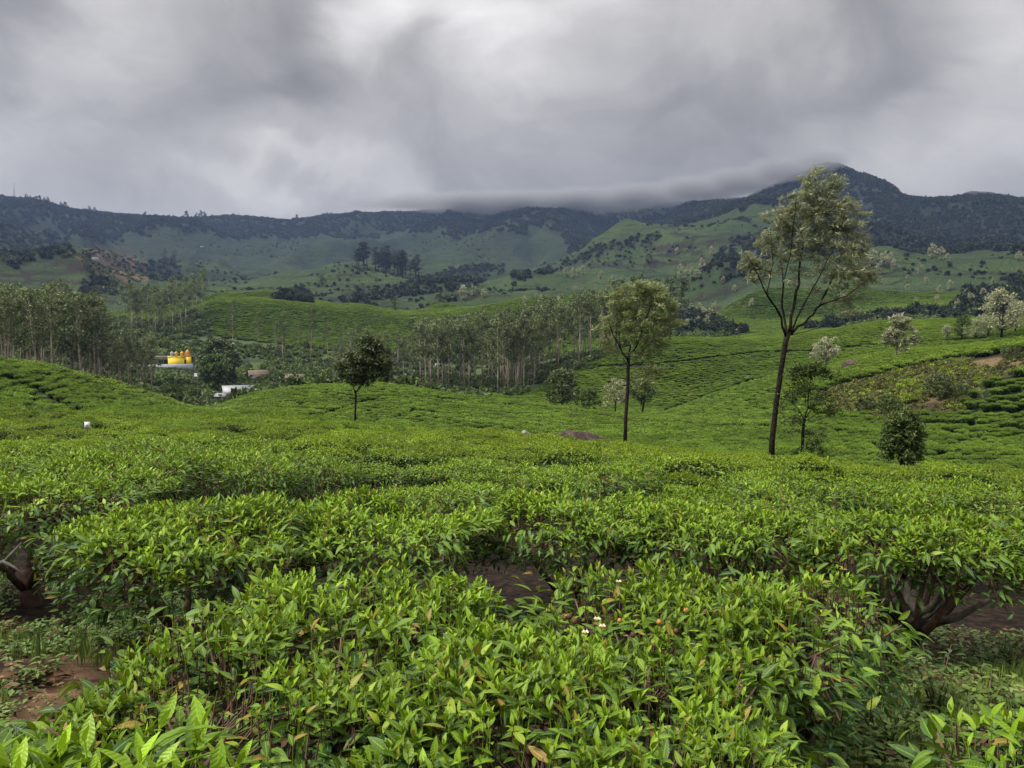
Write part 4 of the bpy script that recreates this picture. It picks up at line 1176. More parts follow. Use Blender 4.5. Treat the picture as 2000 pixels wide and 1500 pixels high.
# other single trees and bushes, from a shared maker in metres
def round_tree(seed, h, w, crown0, n, per, L, Wd, cr, stem=0.14, wind=0.4, tiers=False, multi=1, flat=0.8):
    R = np.random.default_rng(seed)
    tm, cm = MB(), MB()
    for m in range(multi):
        a = R.uniform(0, 6.28); lean = R.uniform(0, 0.12) * h if multi == 1 else w * 0.25
        top = np.array([math.cos(a) * lean, math.sin(a) * lean, h * 0.86])
        k1 = top * [0.3, 0.3, 0.45] + R.normal(0, 0.02 * h, 3) * [1, 1, 0]
        tm.tube([(0, 0, -0.8), k1, top * [0.8, 0.8, 0.8], top], [stem * 1.2, stem * 0.8, stem * 0.4, stem * 0.12], 6)
    for i in range(n):
        t = R.uniform(0, 1)
        zz = h * (crown0 + (1 - crown0) * t)
        prof = math.sin(math.pi * (0.10 + 0.86 * t)) ** 0.6
        if tiers:
            t = (int(t * 4) + R.uniform(0, 0.5)) / 4.2; zz = h * (crown0 + (1 - crown0) * t); prof = 1 - 0.7 * t
        a = R.uniform(0, 6.28); rr = w / 2 * prof * R.uniform(0.25, 1) ** 0.6
        c = np.array([math.cos(a) * rr, math.sin(a) * rr, zz])
        f = np.array([0, 0, max(zz - rr * 0.9, h * crown0 * 0.8)])
        tm.tube([f, (f + c) / 2 - [0, 0, 0.03 * h], c], [stem * 0.3, stem * 0.18, stem * 0.05], 3, cap=False)
        clump(cm, c, cr * R.uniform(0.7, 1.3), per, L, Wd, R, 0.4, wind, flat)
    return tm.mesh('trunk', True), cm.mesh('crown')
def stand_tree(name, meshes, mats, loc, label, cat, group=None, rz=0.0, sc=1.0, proto=None):
    if proto is None:
        root = empty(name, loc, rz)
        link('trunk', meshes[0], mats[1], root); link('crown', meshes[1], mats[0], root)
    else:
        root = copy_tree(proto); root.location = loc; root.rotation_euler = (0, 0, rz)
    root.scale = (sc, sc, sc) if not isinstance(sc, tuple) else sc
    return tag(root, label, cat, group)
def single(name, label, px, py, top, wpx, d0, d1, seed, mats, crown0=0.3, n=40, per=30, lf=(0.06, 0.028), cat='tree', group=None, **kw):
    b, D = stand(px, py, d0, d1)
    h = at(px, top, D)[2] - b[2]; w = wpx * D / F
    ms = round_tree(seed, h, w, crown0, n, per, lf[0] * h, lf[1] * h, 0.13 * max(h, w) * 0.8, 0.022 * h, **kw)
    return stand_tree(name, ms, mats, tuple(b), label, cat, group)
single('dark_tree', 'dark leafy tree at the tea slope foot, left of the straight silver oak', 1097, 795, 722, 74, 160, 230, 31, (M_DARKL, M_BARKD), 0.22, 60, 40, (0.07, 0.04))
single('round_bush', 'rounded grey green bush right of the dark leafy tree at the slope foot', 1150, 806, 762, 52, 160, 230, 32, (M_SCRUB, M_BARKD), 0.05, 60, 40, (0.09, 0.05), 'bush')
single('young_oak_tree', 'young silver oak seen behind the trunk of the straight silver oak', 1202, 806, 742, 52, 130, 220, 33, (M_OAKS, M_BARKD), 0.3, 34, 30, (0.07, 0.035))
single('young_oak_tree', 'young pale green tree right of the trunk of the straight silver oak', 1252, 808, 728, 50, 130, 220, 34, (M_SCRUB, M_BARKD), 0.3, 34, 30, (0.07, 0.035))
single('broad_tree', 'broad dark domed tree behind the small flat topped tree in the hamlet', 428, 752, 664, 76, 300, 400, 35, (M_DARKL, M_BARKD), 0.12, 110, 46, (0.07, 0.045))
single('broad_tree', 'domed green tree with visible trunk in front of the larger dark dome', 420, 762, 694, 58, 290, 330, 36, (M_SCRUB, M_BARKD), 0.30, 80, 46, (0.07, 0.045))
single('small_bush', 'small round dark bush in front of the white metal roof', 462, 772, 757, 14, 265, 290, 37, (M_DARKL, M_BARKD), 0.05, 24, 30, (0.12, 0.08), 'bush')
single('small_tree', 'small dark cone shaped tree between the dirt track and the white roofs', 359, 765, 742, 16, 280, 330, 38, (M_DARKL, M_BARKD), 0.05, 24, 30, (0.12, 0.08))
single('brown_bush', 'brown leafless looking bush left of the curved roof house', 475, 752, 734, 22, 290, 330, 39, (M_OAK, M_BARKD), 0.1, 20, 24, (0.12, 0.05), 'bush')
single('dark_shrub', 'wide dark shrub on the fern bank at the right', 1845, 775, 733, 66, 85, 135, 40, (M_DARKL, M_BARKD), 0.05, 70, 46, (0.10, 0.055), 'shrub')
single('dark_shrub', 'round green shrub at the foot of the fern bank', 1735, 812, 772, 46, 75, 120, 41, (M_SCRUB, M_BARKD), 0.05, 50, 46, (0.10, 0.055), 'shrub')
single('dark_shrub', 'dark shrub left of the round one at the foot of the fern bank', 1690, 806, 776, 40, 75, 120, 42, (M_DARKL, M_BARKD), 0.05, 44, 46, (0.10, 0.055), 'shrub')
single('yellow_shrub', 'yellow green fern like shrub above the columnar tree on the bank', 1775, 785, 742, 50, 80, 125, 43, (M_TEAF, M_BARKD), 0.05, 40, 30, (0.10, 0.035), 'shrub')
single('dark_shrub', 'dark green shrub at the far right on the reddish bare top of the bank', 1975, 700, 680, 40, 90, 135, 44, (M_DARKL, M_BARKD), 0.05, 40, 40, (0.14, 0.08), 'shrub')
for px, py, top, w, lab, m in ((1955, 667, 568, 64, 'tall silver oak with plumed pale crown at the right edge of the ridge', M_OAKS), (1878, 668, 616, 30, 'thin faint green tree left of the pale plumed oaks on the right ridge', M_SCRUB),
     (1850, 668, 635, 22, 'smallest pale oak, leftmost of the ridge trees at the right', M_OAKS), (1906, 668, 624, 40, 'low spreading pale oak below the taller ridge trees', M_OAKS),
     (1928, 662, 615, 44, 'mid sized grey green oak just left of the tall plumed one', M_OAK), (1983, 655, 590, 34, 'silver oak partly cut off by the right edge, behind the tall plumed one', M_OAKS)):
    single('silver_oak_tree', lab, px, py, top, w, 170, 330, 50 + px, (m, M_BARKD), 0.28, 60, 30, (0.055, 0.026), 'tree', 'silver oaks along the right ridge')

# gum trees
def gum(seed, h=24.0):
    R = np.random.default_rng(seed)
    tm, cm = MB(), MB()
    lx, ly = R.normal(0, 0.5, 2)
    pts = [(0, 0, -1.5), (lx * .2, ly * .2, h * .3), (lx * .7, ly * .5, h * .6), (lx, ly, h * .82), (lx * 1.2 + .3, ly, h * .96)]
    tm.tube(pts, [0.22, 0.17, 0.12, 0.07, 0.03], 6)
    n = int(R.integers(15, 22))
    c0 = R.uniform(0.33, 0.55)
    for i in range(n):
        t = (i + R.uniform(0, 1)) / n
        zz = h * (c0 + (1 - c0) * t); a = R.uniform(0, 6.28)
        rr = R.uniform(0.6, 3.0) * (1.15 - 0.55 * t)
        c = np.array([lx + math.cos(a) * rr, ly + math.sin(a) * rr, zz])
        f = np.array([lx * t, ly * t, zz - rr * 1.2 - 0.5])
        tm.tube([f, c], [0.06, 0.02], 3, cap=False)
        clump(cm, c, R.uniform(1.0, 1.9), 46, 0.8, 0.34, R, 0.35 + 0.2 * (1 - t), 0.5, 0.7, 1)
    return tm.mesh('trunk', True), cm.mesh('crown')
GUMS = [gum(600 + k) for k in range(8)]
gum_first = {}
def put_gum(x, y, h, label, group, R, kind='eucalyptus_tree', mats=(M_EUC, M_BARKE), cat='tree', slim=1.0):
    k = int(R.integers(len(GUMS)))
    key = (k, mats[0].name)
    z = float(H(x, y))
    s = h / 24.0
    tilt = (R.normal(0, 0.03), R.normal(0, 0.035))
    if key not in gum_first:
        ms = tuple(m.copy() for m in GUMS[k])
        o = stand_tree(kind, ms, mats, (x, y, z), label, cat, group, R.uniform(-0.5, 0.5), (s * slim, s * slim, s))
        gum_first[key] = o
    else:
        o = stand_tree(kind, None, None, (x, y, z), label, cat, group, R.uniform(-0.5, 0.5), (s * slim, s * slim, s), gum_first[key])
    o.rotation_euler.x, o.rotation_euler.y = tilt
    return o
def grove(n, pxr, dfun, hfun, label, group, seed, mind=3.0, **kw):
    R = np.random.default_rng(seed)
    P = []; tries = 0
    while len(P) < n and tries < n * 60:
        tries += 1
        px = R.uniform(*pxr); d0, d1 = dfun(px); D = R.uniform(d0, d1)
        a = math.atan((px - 1000) / F); x, y = math.sin(a) * D, math.cos(a) * D
        if any((x-q[0])**2 + (y-q[1])**2 < mind**2 for q in P): continue
        P.append((x, y)); put_gum(x, y, hfun(px, D, R), label, group, R, **kw)
    return P
ip = np.interp
grove(64, (-60, 200), lambda p: (175 + max(0, p) * 0.25, 270), lambda p, D, R: R.uniform(0.86, 1.04) * (705 + max(0, p) * 0.25 - 552) * D / F * ip(p, [-60, 120, 200], [1, 0.95, 0.8]), 'tall gum tree with pale bare trunk in the wood above the left tea slope', 'gum trees above the left tea slope', 1)
grove(46, (150, 300), lambda p: (225 + (p - 150) * 0.25, 330), lambda p, D, R: R.uniform(14, 21), 'gum tree in the dense wood left of the yellow temple', 'gum trees left of the temple', 2)
grove(26, (245, 405), lambda p: (475, 560), lambda p, D, R: R.uniform(24, 30), 'gum tree in the raised belt behind the temple with its trunk showing', 'gum trees behind the temple', 3)
for k, (px, D, h, lab) in enumerate(((455, 430, 27, 'leaning white trunked gum tree right of the domed trees, thin crown'), (505, 440, 20, 'faint thin gum tree between the leaning one and the pair of white trunks'),
     (551, 400, 25, 'left one of a close pair of white trunked gum trees'), (553, 396, 22, 'right one of a close pair of white trunked gum trees'), (540, 420, 18, 'short thin gum tree just left of the pair of white trunks'),
     (586, 405, 19, 'slim gum tree between the white pair and the brightest trunk'), (606, 392, 29, 'gum tree with the brightest straight white trunk in the open scrub'), (640, 410, 20, 'small crowned gum tree right of the brightest white trunk'))):
    a = math.atan((px - 1000) / F)
    put_gum(math.sin(a) * D, math.cos(a) * D, h, lab, None, np.random.default_rng(900 + k), mats=(M_EUC, M_BARKW), slim=0.8)
grove(22, (650, 830), lambda p: (300, 400), lambda p, D, R: R.uniform(13, 21), 'shorter gum tree at the thin left end of the plantation', 'gum trees at the thin end of the plantation', 4)
grove(112, (815, 1205), lambda p: (ip(p, [815, 950, 1000, 1100, 1180, 1205], [275, 272, 264, 302, 322, 335]), ip(p, [815, 950, 1100, 1205], [345, 345, 385, 400])), lambda p, D, R: R.uniform(25, 32) * ip(p, [815, 950, 1200], [0.80, 0.95, 1.02]), 'tall gum tree with slender pale trunk in the dense plantation at the centre', 'gum trees of the dense centre plantation', 5, 2.6)
grove(9, (1195, 1325), lambda p: (345, 400), lambda p, D, R: R.uniform(27, 35), 'big dark gum tree rising behind the crown of the straight silver oak', 'dark gum trees behind the straight silver oak', 6, 4.0, kind='gum_tree', mats=(M_DARKL, M_BARKD), slim=1.25)
grove(26, (712, 822), lambda p: (1180, 1290), lambda p, D, R: R.uniform(30, 42), 'dark gum tree in the block standing on the far knoll', 'dark trees of the block on the far knoll', 7, 7.0, kind='gum_tree', mats=(M_FOR, M_BARKD), slim=2.1)
grove(3, (688, 706), lambda p: (1190, 1240), lambda p, D, R: R.uniform(28, 34), 'dark gum tree set apart at the left of the block on the far knoll', 'dark trees left of the block on the far knoll', 17, 7.0, kind='gum_tree', mats=(M_FOR, M_BARKD), slim=2.1)

# small oaks dotted over the far slopes
OAK = [round_tree(700 + k, 10.0, 5.6, 0.14, 26, 20, 1.1, 0.55, 1.1, 0.14, 0.3) for k in range(4)]
oak_first = {}
def dot_oak(px, py, hpx, label, group, k, mats=(M_OAKS, M_BARKD), cat='tree', kind='silver_oak_tree', fat=1.0, d0=300):
    P, D = hit(px, py, None, d0, 3000)
    s = hpx * D / F / 10.0
    key = (k % 4, mats[0].name)
    z = float(H(P[0], P[1]))
    if key not in oak_first:
        oak_first[key] = stand_tree(kind, tuple(m.copy() for m in OAK[k % 4]), mats, (P[0], P[1], z), label, cat, group, k * 0.7, (s * fat, s * fat, s))
    else:
        stand_tree(kind, None, None, (P[0], P[1], z), label, cat, group, k * 0.7, (s * fat, s * fat, s), oak_first[key])
SETS = [('pale silver oaks in the row on the slope above the plantation', 'pale silver oak in the row on the slope above the plantation',
   [(1105,542,18),(1119,544,20),(1129,540,16),(1138,538,18),(1173,545,16),(1123,572,16),(1197,552,14),(1048,585,14),(1058,590,16),(1025,592,16),(1091,590,14)]),
 ('pale silver oaks by the dark copse on the right slope', 'pale silver oak beside the dark copse on the right slope',
   [(1328,530,14),(1329,546,24),(1342,542,20),(1352,543,20),(1362,545,18),(1372,530,24),(1390,500,18),(1322,498,14),(1434,572,14),(1467,600,18),(1412,555,14)]),
 ('pale silver oaks in the hollow beyond the straight oak', 'pale silver oak in the scrubby hollow beyond the straight oak',
   [(1375,620,22),(1366,612,20),(1388,622,22),(1350,608,16),(1362,636,20),(1342,640,18),(1395,610,20),(1380,634,20)]),
 ('pale silver oaks on the knoll right of the tallest tree', 'pale silver oak on the knoll right of the tallest tree',
   [(1690,528,30),(1702,522,32),(1716,520,26),(1728,524,28),(1738,518,22),(1746,530,20),(1718,536,22)]),
 ('pale silver oaks at the edge of the dark mountain wood', 'pale silver oak at the lower edge of the dark mountain wood',
   [(1820,506,26),(1838,508,22),(1850,514,16),(1796,535,18),(1990,510,16)]),
 ('small silver oaks on the right tea slopes', 'small round silver oak dotted on the right tea slope',
   [(1773,552,13),(1809,556,13),(1835,575,16),(1855,568,18),(1830,590,14),(1772,570,14),(1788,592,12),(1870,600,16),(1895,590,18),(1920,580,16),(1940,560,14)])]
kk = 0
for grp, lab, lst in SETS:
    for (px, py, hp) in lst:
        dot_oak(px, py, hp, lab, grp, kk); kk += 1
DK = (M_DARKL, M_BARKD)
for px, py, hp, lab in ((630, 559, 22, 'lone dark tree on the far slope left of the knoll block'), (771, 606, 28, 'single slim tree standing on the rim of the striped young field'), (804, 642, 22, 'lone small tree beside the dark strip on the round hill'),
      (1268, 516, 24, 'dark bushy tree above the crown of the straight silver oak'), (858, 590, 22, 'round dark tree at the right end of the striped young field'), (872, 590, 18, 'smaller dark round tree beside the one at the end of the striped field'),
      (905, 588, 30, 'pale upright tree above the striped young field'), (925, 578, 22, 'pale low tree right of the upright one above the striped field'), (945, 582, 18, 'pale round bush tree at the right end of that short row'),
      (340, 512, 22, 'dark pointed tree on the far slope beyond the brown hillside'), (322, 508, 20, 'dark rounded tree left of the pointed one beyond the brown hillside')):
    dot_oak(px, py, hp, lab, None, kk, DK if 'dark' in lab or 'lone' in lab or 'single' in lab else (M_OAKS, M_BARKD), kind='small_tree', fat=0.8 if 'slim' in lab or 'pointed' in lab else 1.1); kk += 1

for k, (px, py, hp) in enumerate(((52, 390, 9), (60, 391, 7), (70, 393, 9), (77, 394, 10), (86, 396, 9), (93, 397, 10), (120, 404, 8), (128, 405, 9), (176, 413, 9), (186, 414, 8), (283, 423, 9), (364, 426, 11), (383, 425, 9), (392, 424, 12), (400, 424, 10), (580, 427, 8))):
    dot_oak(px, py + 6, hp + 5, 'small dark tree standing out on the left skyline', 'small trees on the left skyline', k, (M_FOR, M_BARKD), kind='ridge_tree', fat=0.8, d0=2400)
# ------------------------------------------------------------------ scrub, woods and weeds: ground cover no one could count
def blob_bush(seed, r, n, L, Wd, mat, flat=0.7, name='scrub_clump'):
    R = np.random.default_rng(seed); mb = MB()
    for k in range(6):
        a = R.uniform(0, 6.28); q = R.uniform(0, 0.6) * r
        clump(mb, (math.cos(a) * q, math.sin(a) * q, r * flat * R.uniform(0.3, 0.8)), r * R.uniform(0.4, 0.7), n // 6, L, Wd, R, 0.4, 0.2, 0.8, 1)
    me = mb.mesh(name); me.materials.append(mat); return me
def points_in(mask, n, seed, marg=4.0, farw=1.0):
    R = np.random.default_rng(seed)
    m = mask & (HIDDEN < marg + R2 * 0.004)
    w = (m * R2 ** (2 * farw)).ravel(); w = w / w.sum()
    k = R.choice(len(w), n, p=w)
    i, j = np.unravel_index(k, SURF.shape)
    a = azs[i] + R.uniform(-.5, .5, n) * (azs[1] - azs[0]); r = rs[j] * np.exp(R.uniform(-.5, .5, n) * 0.01015)
    x, y = np.sin(a) * r, np.cos(a) * r
    return x, y, R
def scat(name, mask, n, seed, meshes, label, cat, smin, smax, marg=4.0, farw=1.0, tall=1.0, clump_=None):
    x, y, R = points_in(mask, n, seed, marg, farw)
    if clump_:
        k = fbm(x / clump_, y / clump_, 3, seed) > 0.45
        x, y = x[k], y[k]; n = len(x)
    sc = R.uniform(smin, smax, n)
    scatter(name, meshes, np.stack([x, y, H(x, y) - 0.1], -1), R.uniform(0, 6.28, n), np.stack([sc, sc, sc * R.uniform(0.8, 1.3, n) * tall], -1), R.integers(0, len(meshes), n), label, cat)
SCR = [blob_bush(800 + k, 1.0, 150, 0.42, 0.24, M_SCRUB) for k in range(4)] + [blob_bush(810, 1.0, 150, 0.4, 0.22, M_DARKL)]
CLEAR = ppoly([(262,722),(272,700),(395,700),(395,735),(350,748),(300,742)], 250, 420)
CLEAR |= ppoly([(425,790),(425,762),(495,760),(500,790)], 240, 300)
BANKV = VALLEY & (R2 > 160) & ~CLEAR
scat('scrub', BANKV & (fbm(GX / 16, GY / 16, 3, 91) > 0.40), 7000, 4, SCR, 'rough olive scrub covering the valley round the hamlet', 'scrub', 1.2, 3.4)
scat('low_scrub', CLEAR & VALLEY, 900, 14, SCR, 'low green scrub on the slope below the yellow temple', 'scrub', 0.3, 0.9)
FORM = [blob_bush(820 + k, 1.0, 90, 0.62, 0.42, M_FOR, 0.8, 'wood_crown') for k in range(4)]
scat('ridge_wood', FOREST & (near_crest > 0.05), 2500, 15, FORM, 'taller ragged trees along the mountain crest', 'wood', 3.0, 7.0, 30.0, 0.75, 1.7)
scat('mountain_wood', FOREST, 44000, 5, FORM, 'dark wood covering the mountain sides below the cloud', 'wood', 5.0, 9.5, 30.0, 0.75)
scat('far_scrub', WOODS & (R2 > 500), 6000, 6, FORM[:3] + SCR[4:], 'dark strips of wood in the gullies between the tea slopes', 'wood', 3.0, 6.0, 20.0, 0.9)
scat('far_scrub', WOODS & (R2 <= 500), 700, 7, SCR[:1] + SCR[4:], 'grey green scrub in the hollow behind the bright tea ridge', 'scrub', 2.0, 4.0, 10.0, 0.9)
scat('gully_scrub', GULLY, 5500, 12, FORM[:2] + SCR[4:], 'dark scrub lining the folds between the far tea slopes', 'scrub', 2.0, 5.0, 20.0, 0.7)
scat('brush', BROWN, 1500, 8, SCR[:3] + FORM[:1], 'brownish brush on the bare far hillside at the left', 'scrub', 1.5, 3.5, 20.0)
scat('far_bushes', (COVER[..., 0] > 0.7) & (R2 > 700) & (R2 < 2600) & (fbm(GX / 110, GY / 150, 3, 95) > 0.57), 2400, 9, SCR[4:] + FORM[:2], 'loose dark bushes scattered along the far tea slopes', 'scrub', 1.6, 4.0, 20.0, 0.6)
FERN = [blob_bush(830 + k, 0.5, 130, 0.26, 0.08, (M_SCRUB, M_BRACK, M_BRACK)[k], 0.5, 'fern_clump') for k in range(3)] + [blob_bush(835, 0.45, 110, 0.22, 0.07, M_TEAF, 0.5, 'fern_clump')]
scat('ferns', BANK & ~(COVER[..., 2] > 0.53), 1900, 10, FERN, 'bracken and low shrubs on the bank among bare reddish soil', 'ferns', 0.6, 1.5, 2.0)
# low herbs on the soil near the photographer
def herb(seed, n, r, L, mat, name='herb'):
    L = L * np.random.default_rng(seed).uniform(0.6, 1.3)
    R = np.random.default_rng(seed); mb = MB()
    a = R.uniform(0, 6.28, n); q = np.sqrt(R.uniform(0, 1, n)) * r
    z = R.uniform(0.01, 0.07, n)
    d = np.stack([np.cos(a * 3), np.sin(a * 3), R.uniform(-.2, .5, n)], -1)
    leaves(mb, np.stack([np.cos(a) * q, np.sin(a) * q, z], -1), d, unit(R.normal(0, .3, (n, 3)) + [0, 0, 1]), L * R.uniform(.6, 1.3, n), L * 0.7 * R.uniform(.6, 1.2, n), R.uniform(0, .6, n), R.uniform(0, 1, n), R.uniform(0, 1, n), 2, 3)
    me = mb.mesh(name); me.materials.append(mat); return me
def herbs(name, spots, n, seed, meshes, label, smin=0.7, smax=1.5):
    R = np.random.default_rng(seed); X, Y = [], []
    for (cx, cy, rx, ry, w) in spots:
        m = int(n * w); a = R.uniform(0, 6.28, m); q = np.sqrt(R.uniform(0, 1, m))
        X.append(cx + rx * q * np.cos(a)); Y.append(cy + ry * q * np.sin(a))
    x, y = np.concatenate(X), np.concatenate(Y)
    k = fbm(x * 2.3, y * 2.3, 3, seed) + R.uniform(-.15, .15, len(x)) > 0.40
    x, y = x[k], y[k]; n = len(x); sc = R.uniform(smin, smax, n)
    scatter(name, meshes, np.stack([x, y, H(x, y)], -1), R.uniform(0, 6.28, n), np.stack([sc] * 3, -1), R.integers(0, len(meshes), n), label, 'ground cover')
LIT = []
for k in range(3):
    m_ = herb(870 + k, 14, 0.16, 0.05, None, 'dead_leaves'); LIT.append(m_)
M_DEAD = leafmat('dead_leaf', (0.13, 0.080, 0.045), (0.045, 0.026, 0.017), vein=False, objvar=0.3, rough=0.8, trans=0.05, yel=(0.24, 0.17, 0.09), spec=0.1)
for m_ in LIT:
    m_.materials.clear(); m_.materials.append(M_DEAD)
def grass_tuft(seed, n=26, h=0.13):
    R = np.random.default_rng(seed); mb = MB(); a = R.uniform(0, 6.28, n)
    d = np.stack([np.cos(a) * .5, np.sin(a) * .5, R.uniform(.5, 1.4, n)], -1)
    leaves(mb, np.stack([np.cos(a) * .02, np.sin(a) * .02, 0 * a], -1), d, unit(np.stack([np.cos(a), np.sin(a), .4 + 0 * a], -1)), h * R.uniform(.5, 1.3, n), 0.005, 0.5, R.uniform(0, .8, n), R.uniform(0, 1, n), 3, 2)
    me = mb.mesh('grass_tuft'); me.materials.append(M_WEED); return me
GT = [grass_tuft(880 + k) for k in range(3)]
HB = [herb(850 + k, 26, 0.09, 0.035, M_WEED) for k in range(3)]
herbs('ground_cover', [(2.3, 3.3, 1.3, 1.2, .55), (3.4, 3.6, 1.2, .9, .3), (1.4, 2.2, .6, .7, .15), (0.4, 4.0, 1.5, .5, .18), (2.6, 4.6, 1.2, .8, .2)], 3000, 21, HB, 'small leaved weeds covering the shaded soil at the lower right', 0.5, 1.5)
herbs('ground_cover', [(2.1, 3.2, 1.2, 1.3, .6), (3.4, 3.9, 1.0, .8, .2), (-2.3, 3.4, .9, 1.3, .2)], 700, 23, GT, 'thin grass and sprigs among the weeds at the lower right', 0.5, 1.3)
herbs('leaf_litter', [(2.0, 3.4, 1.3, 1.4, .35), (3.2, 4.4, 1.3, .8, .2), (-2.2, 3.6, 1.3, 1.6, .08), (0.3, 4.0, 1.6, .7, .25)], 1500, 24, LIT, 'dead brown leaves lying on the soil under the bushes', 0.6, 1.4)
herbs('ground_cover', [(-2.0, 2.7, .6, 1.1, .4), (-3.2, 5.0, 1.2, 1.0, .6)], 1100, 22, HB, 'sparse weeds along the edge of the reddish soil at the left', 0.5, 1.1)
# ------------------------------------------------------------------ buildings of the hamlet and far slopes
M_YEL = plain('yellow_paint', (0.78, 0.60, 0.02), 0.6, 0.05, 3.0, col2=(0.70, 0.52, 0.02))
M_ORG = plain('orange_paint', (0.75, 0.40, 0.07), 0.6, 0.1, 6.0)
M_WHITE = plain('white_wash', (0.42, 0.45, 0.50), 0.8, 0.1, 1.2)
M_TIN = plain('tin_roof', (0.22, 0.225, 0.25), 0.45, 0.06, 0.8, spec=0.5)
M_TILE = plain('weathered_tile_roof', (0.20, 0.15, 0.11), 0.9, 0.2, 2.0)
M_WALL = plain('grey_wall', (0.16, 0.155, 0.155), 0.9, 0.15, 1.5)
M_DARK = plain('dark_opening', (0.015, 0.014, 0.013), 0.8, 0.0)
M_ROCK = plain('reddish_rock', (0.115, 0.078, 0.062), 0.95, 0.25, 2.2, 0.35, col2=(0.040, 0.026, 0.022))
M_ROCKG = plain('grey_rock', (0.32, 0.30, 0.27), 0.95, 0.2, 2.0, 0.1, col2=(0.10, 0.09, 0.075))
M_ROCKD = plain('dark_rock', (0.035, 0.037, 0.035), 0.95, 0.2, 0.05)
M_ROCKB = plain('brown_grey_rock', (0.16, 0.135, 0.11), 0.95, 0.2, 2.0, 0.2, col2=(0.06, 0.05, 0.04))
M_STEEL = plain('steel', (0.35, 0.35, 0.36), 0.5, 0.05)
M_SIGN = plain('white_sign', (0.80, 0.80, 0.80), 0.6, 0.02)

def frame_at(px, py, d0, d1, yaw=0.0):
    b, D = stand(px, py, d0, d1)
    a = math.atan2(b[0], b[1])
    return b, D, -a + yaw
def house(label, px, py, d0, d1, w, dep, wallh, rise, roofm, wallm, yaw=0.0, over=0.5, wins=2, cat='house', name='house', curved=False, door=True):
    b, D, rz = frame_at(px, py, d0, d1, yaw)
    root = empty(name, tuple(b), rz)
    m = MB(); m.box((-w/2, -dep/2, -1.5), (w/2, dep/2, wallh))
    # gable ends
    m.add([(-w/2, -dep/2, wallh), (-w/2, dep/2, wallh), (-w/2, 0, wallh + rise * 0.96), (w/2, -dep/2, wallh), (w/2, dep/2, wallh), (w/2, 0, wallh + rise * 0.96)], None, [(0, 2, 1), (3, 4, 5)])
    link('wall', m.mesh('wall'), wallm, root)
    m = MB(); n = 6 if curved else 1
    for sgn in (-1, 1):
        pr = []
        for k in range(n + 1):
            t = k / n
            y = sgn * (dep/2 + over) * t; z = wallh + rise * (1 - (t ** 2 if curved else t)) - (0 if curved else over * rise / (dep/2) * t)
            pr.append((y, z))
        for k in range(n):
            (y0, z0), (y1, z1) = pr[k], pr[k+1]
            v = [(-w/2-over, y0, z0+.12), (w/2+over, y0, z0+.12), (w/2+over, y1, z1+.12), (-w/2-over, y1, z1+.12), (-w/2-over, y0, z0+.02), (w/2+over, y0, z0+.02), (w/2+over, y1, z1+.02), (-w/2-over, y1, z1+.02)]
            m.add(v, [(0, 1, 2, 3), (4, 7, 6, 5), (3, 2, 6, 7), (0, 3, 7, 4), (1, 5, 6, 2)])
    link('roof', m.mesh('roof'), roofm, root)
    for k in range(wins):
        x = -w/2 + w * (k + 0.8) / (wins + 0.6)
        mm = MB(); mm.box((x-.45, -dep/2-.03, 1.0), (x+.45, -dep/2+.02, 2.0)); link('window', mm.mesh('window'), M_DARK, root)
    if door:
        mm = MB(); mm.box((w/2-1.6, -dep/2-.03, 0), (w/2-.8, -dep/2+.02, 2.0)); link('door', mm.mesh('door'), M_DARK, root)
    return tag(root, label, cat)
house('long house with a bright white metal roof at the foot of the hamlet', 465, 776, 255, 310, 9.6, 6.5, 2.1, 1.9, M_TIN, M_WALL, 0.12, 0.35)
house('low shed with a white metal roof at the left end of the long white roof', 433, 781, 255, 310, 3.2, 3.6, 1.3, 0.8, M_TIN, M_WALL, -0.35, 0.3, 1, 'shed', 'shed')
house('low building with pale roof and dark open front behind the domed tree', 405, 742, 300, 380, 9.0, 4.0, 1.7, 1.0, M_TIN, M_TILE, 0.0, 0.4, 3)
house('small house with a curved weathered brown roof and grey wall', 504, 744, 300, 380, 7.0, 5.5, 2.6, 1.7, M_TILE, M_WALL, 0.1, 0.5, 1, curved=True)
house('bluish lean to shed at the right end of the curved roof house', 526, 744, 300, 380, 3.2, 3.5, 1.9, 0.7, M_TIN, M_WALL, 0.1, 0.3, 1, 'shed', 'shed')
house('half hidden house with a low brown roof beside the tea edge', 577, 745, 300, 380, 7.0, 4.5, 1.6, 1.3, M_TILE, M_WALL, -0.2, 0.4, 1)
house('white hut glimpsed between the trunks of the gum plantation', 857, 722, 330, 420, 4.5, 4.0, 2.3, 0.9, M_TIN, M_WHITE, 0.2, 0.3, 2, 'hut', 'hut')
house('long white building on top of the brown far hillside', 179, 493, 950, 1300, 17, 7, 2.4, 1.2, M_TIN, M_WHITE, 0.0, 0.5, 6, door=False)
house('tiny white hut on the far green slope right of the brown hillside', 394, 484, 1200, 2400, 7, 5, 2.5, 1.3, M_TIN, M_WHITE, 0.0, 0.4, 2, 'hut', 'hut')
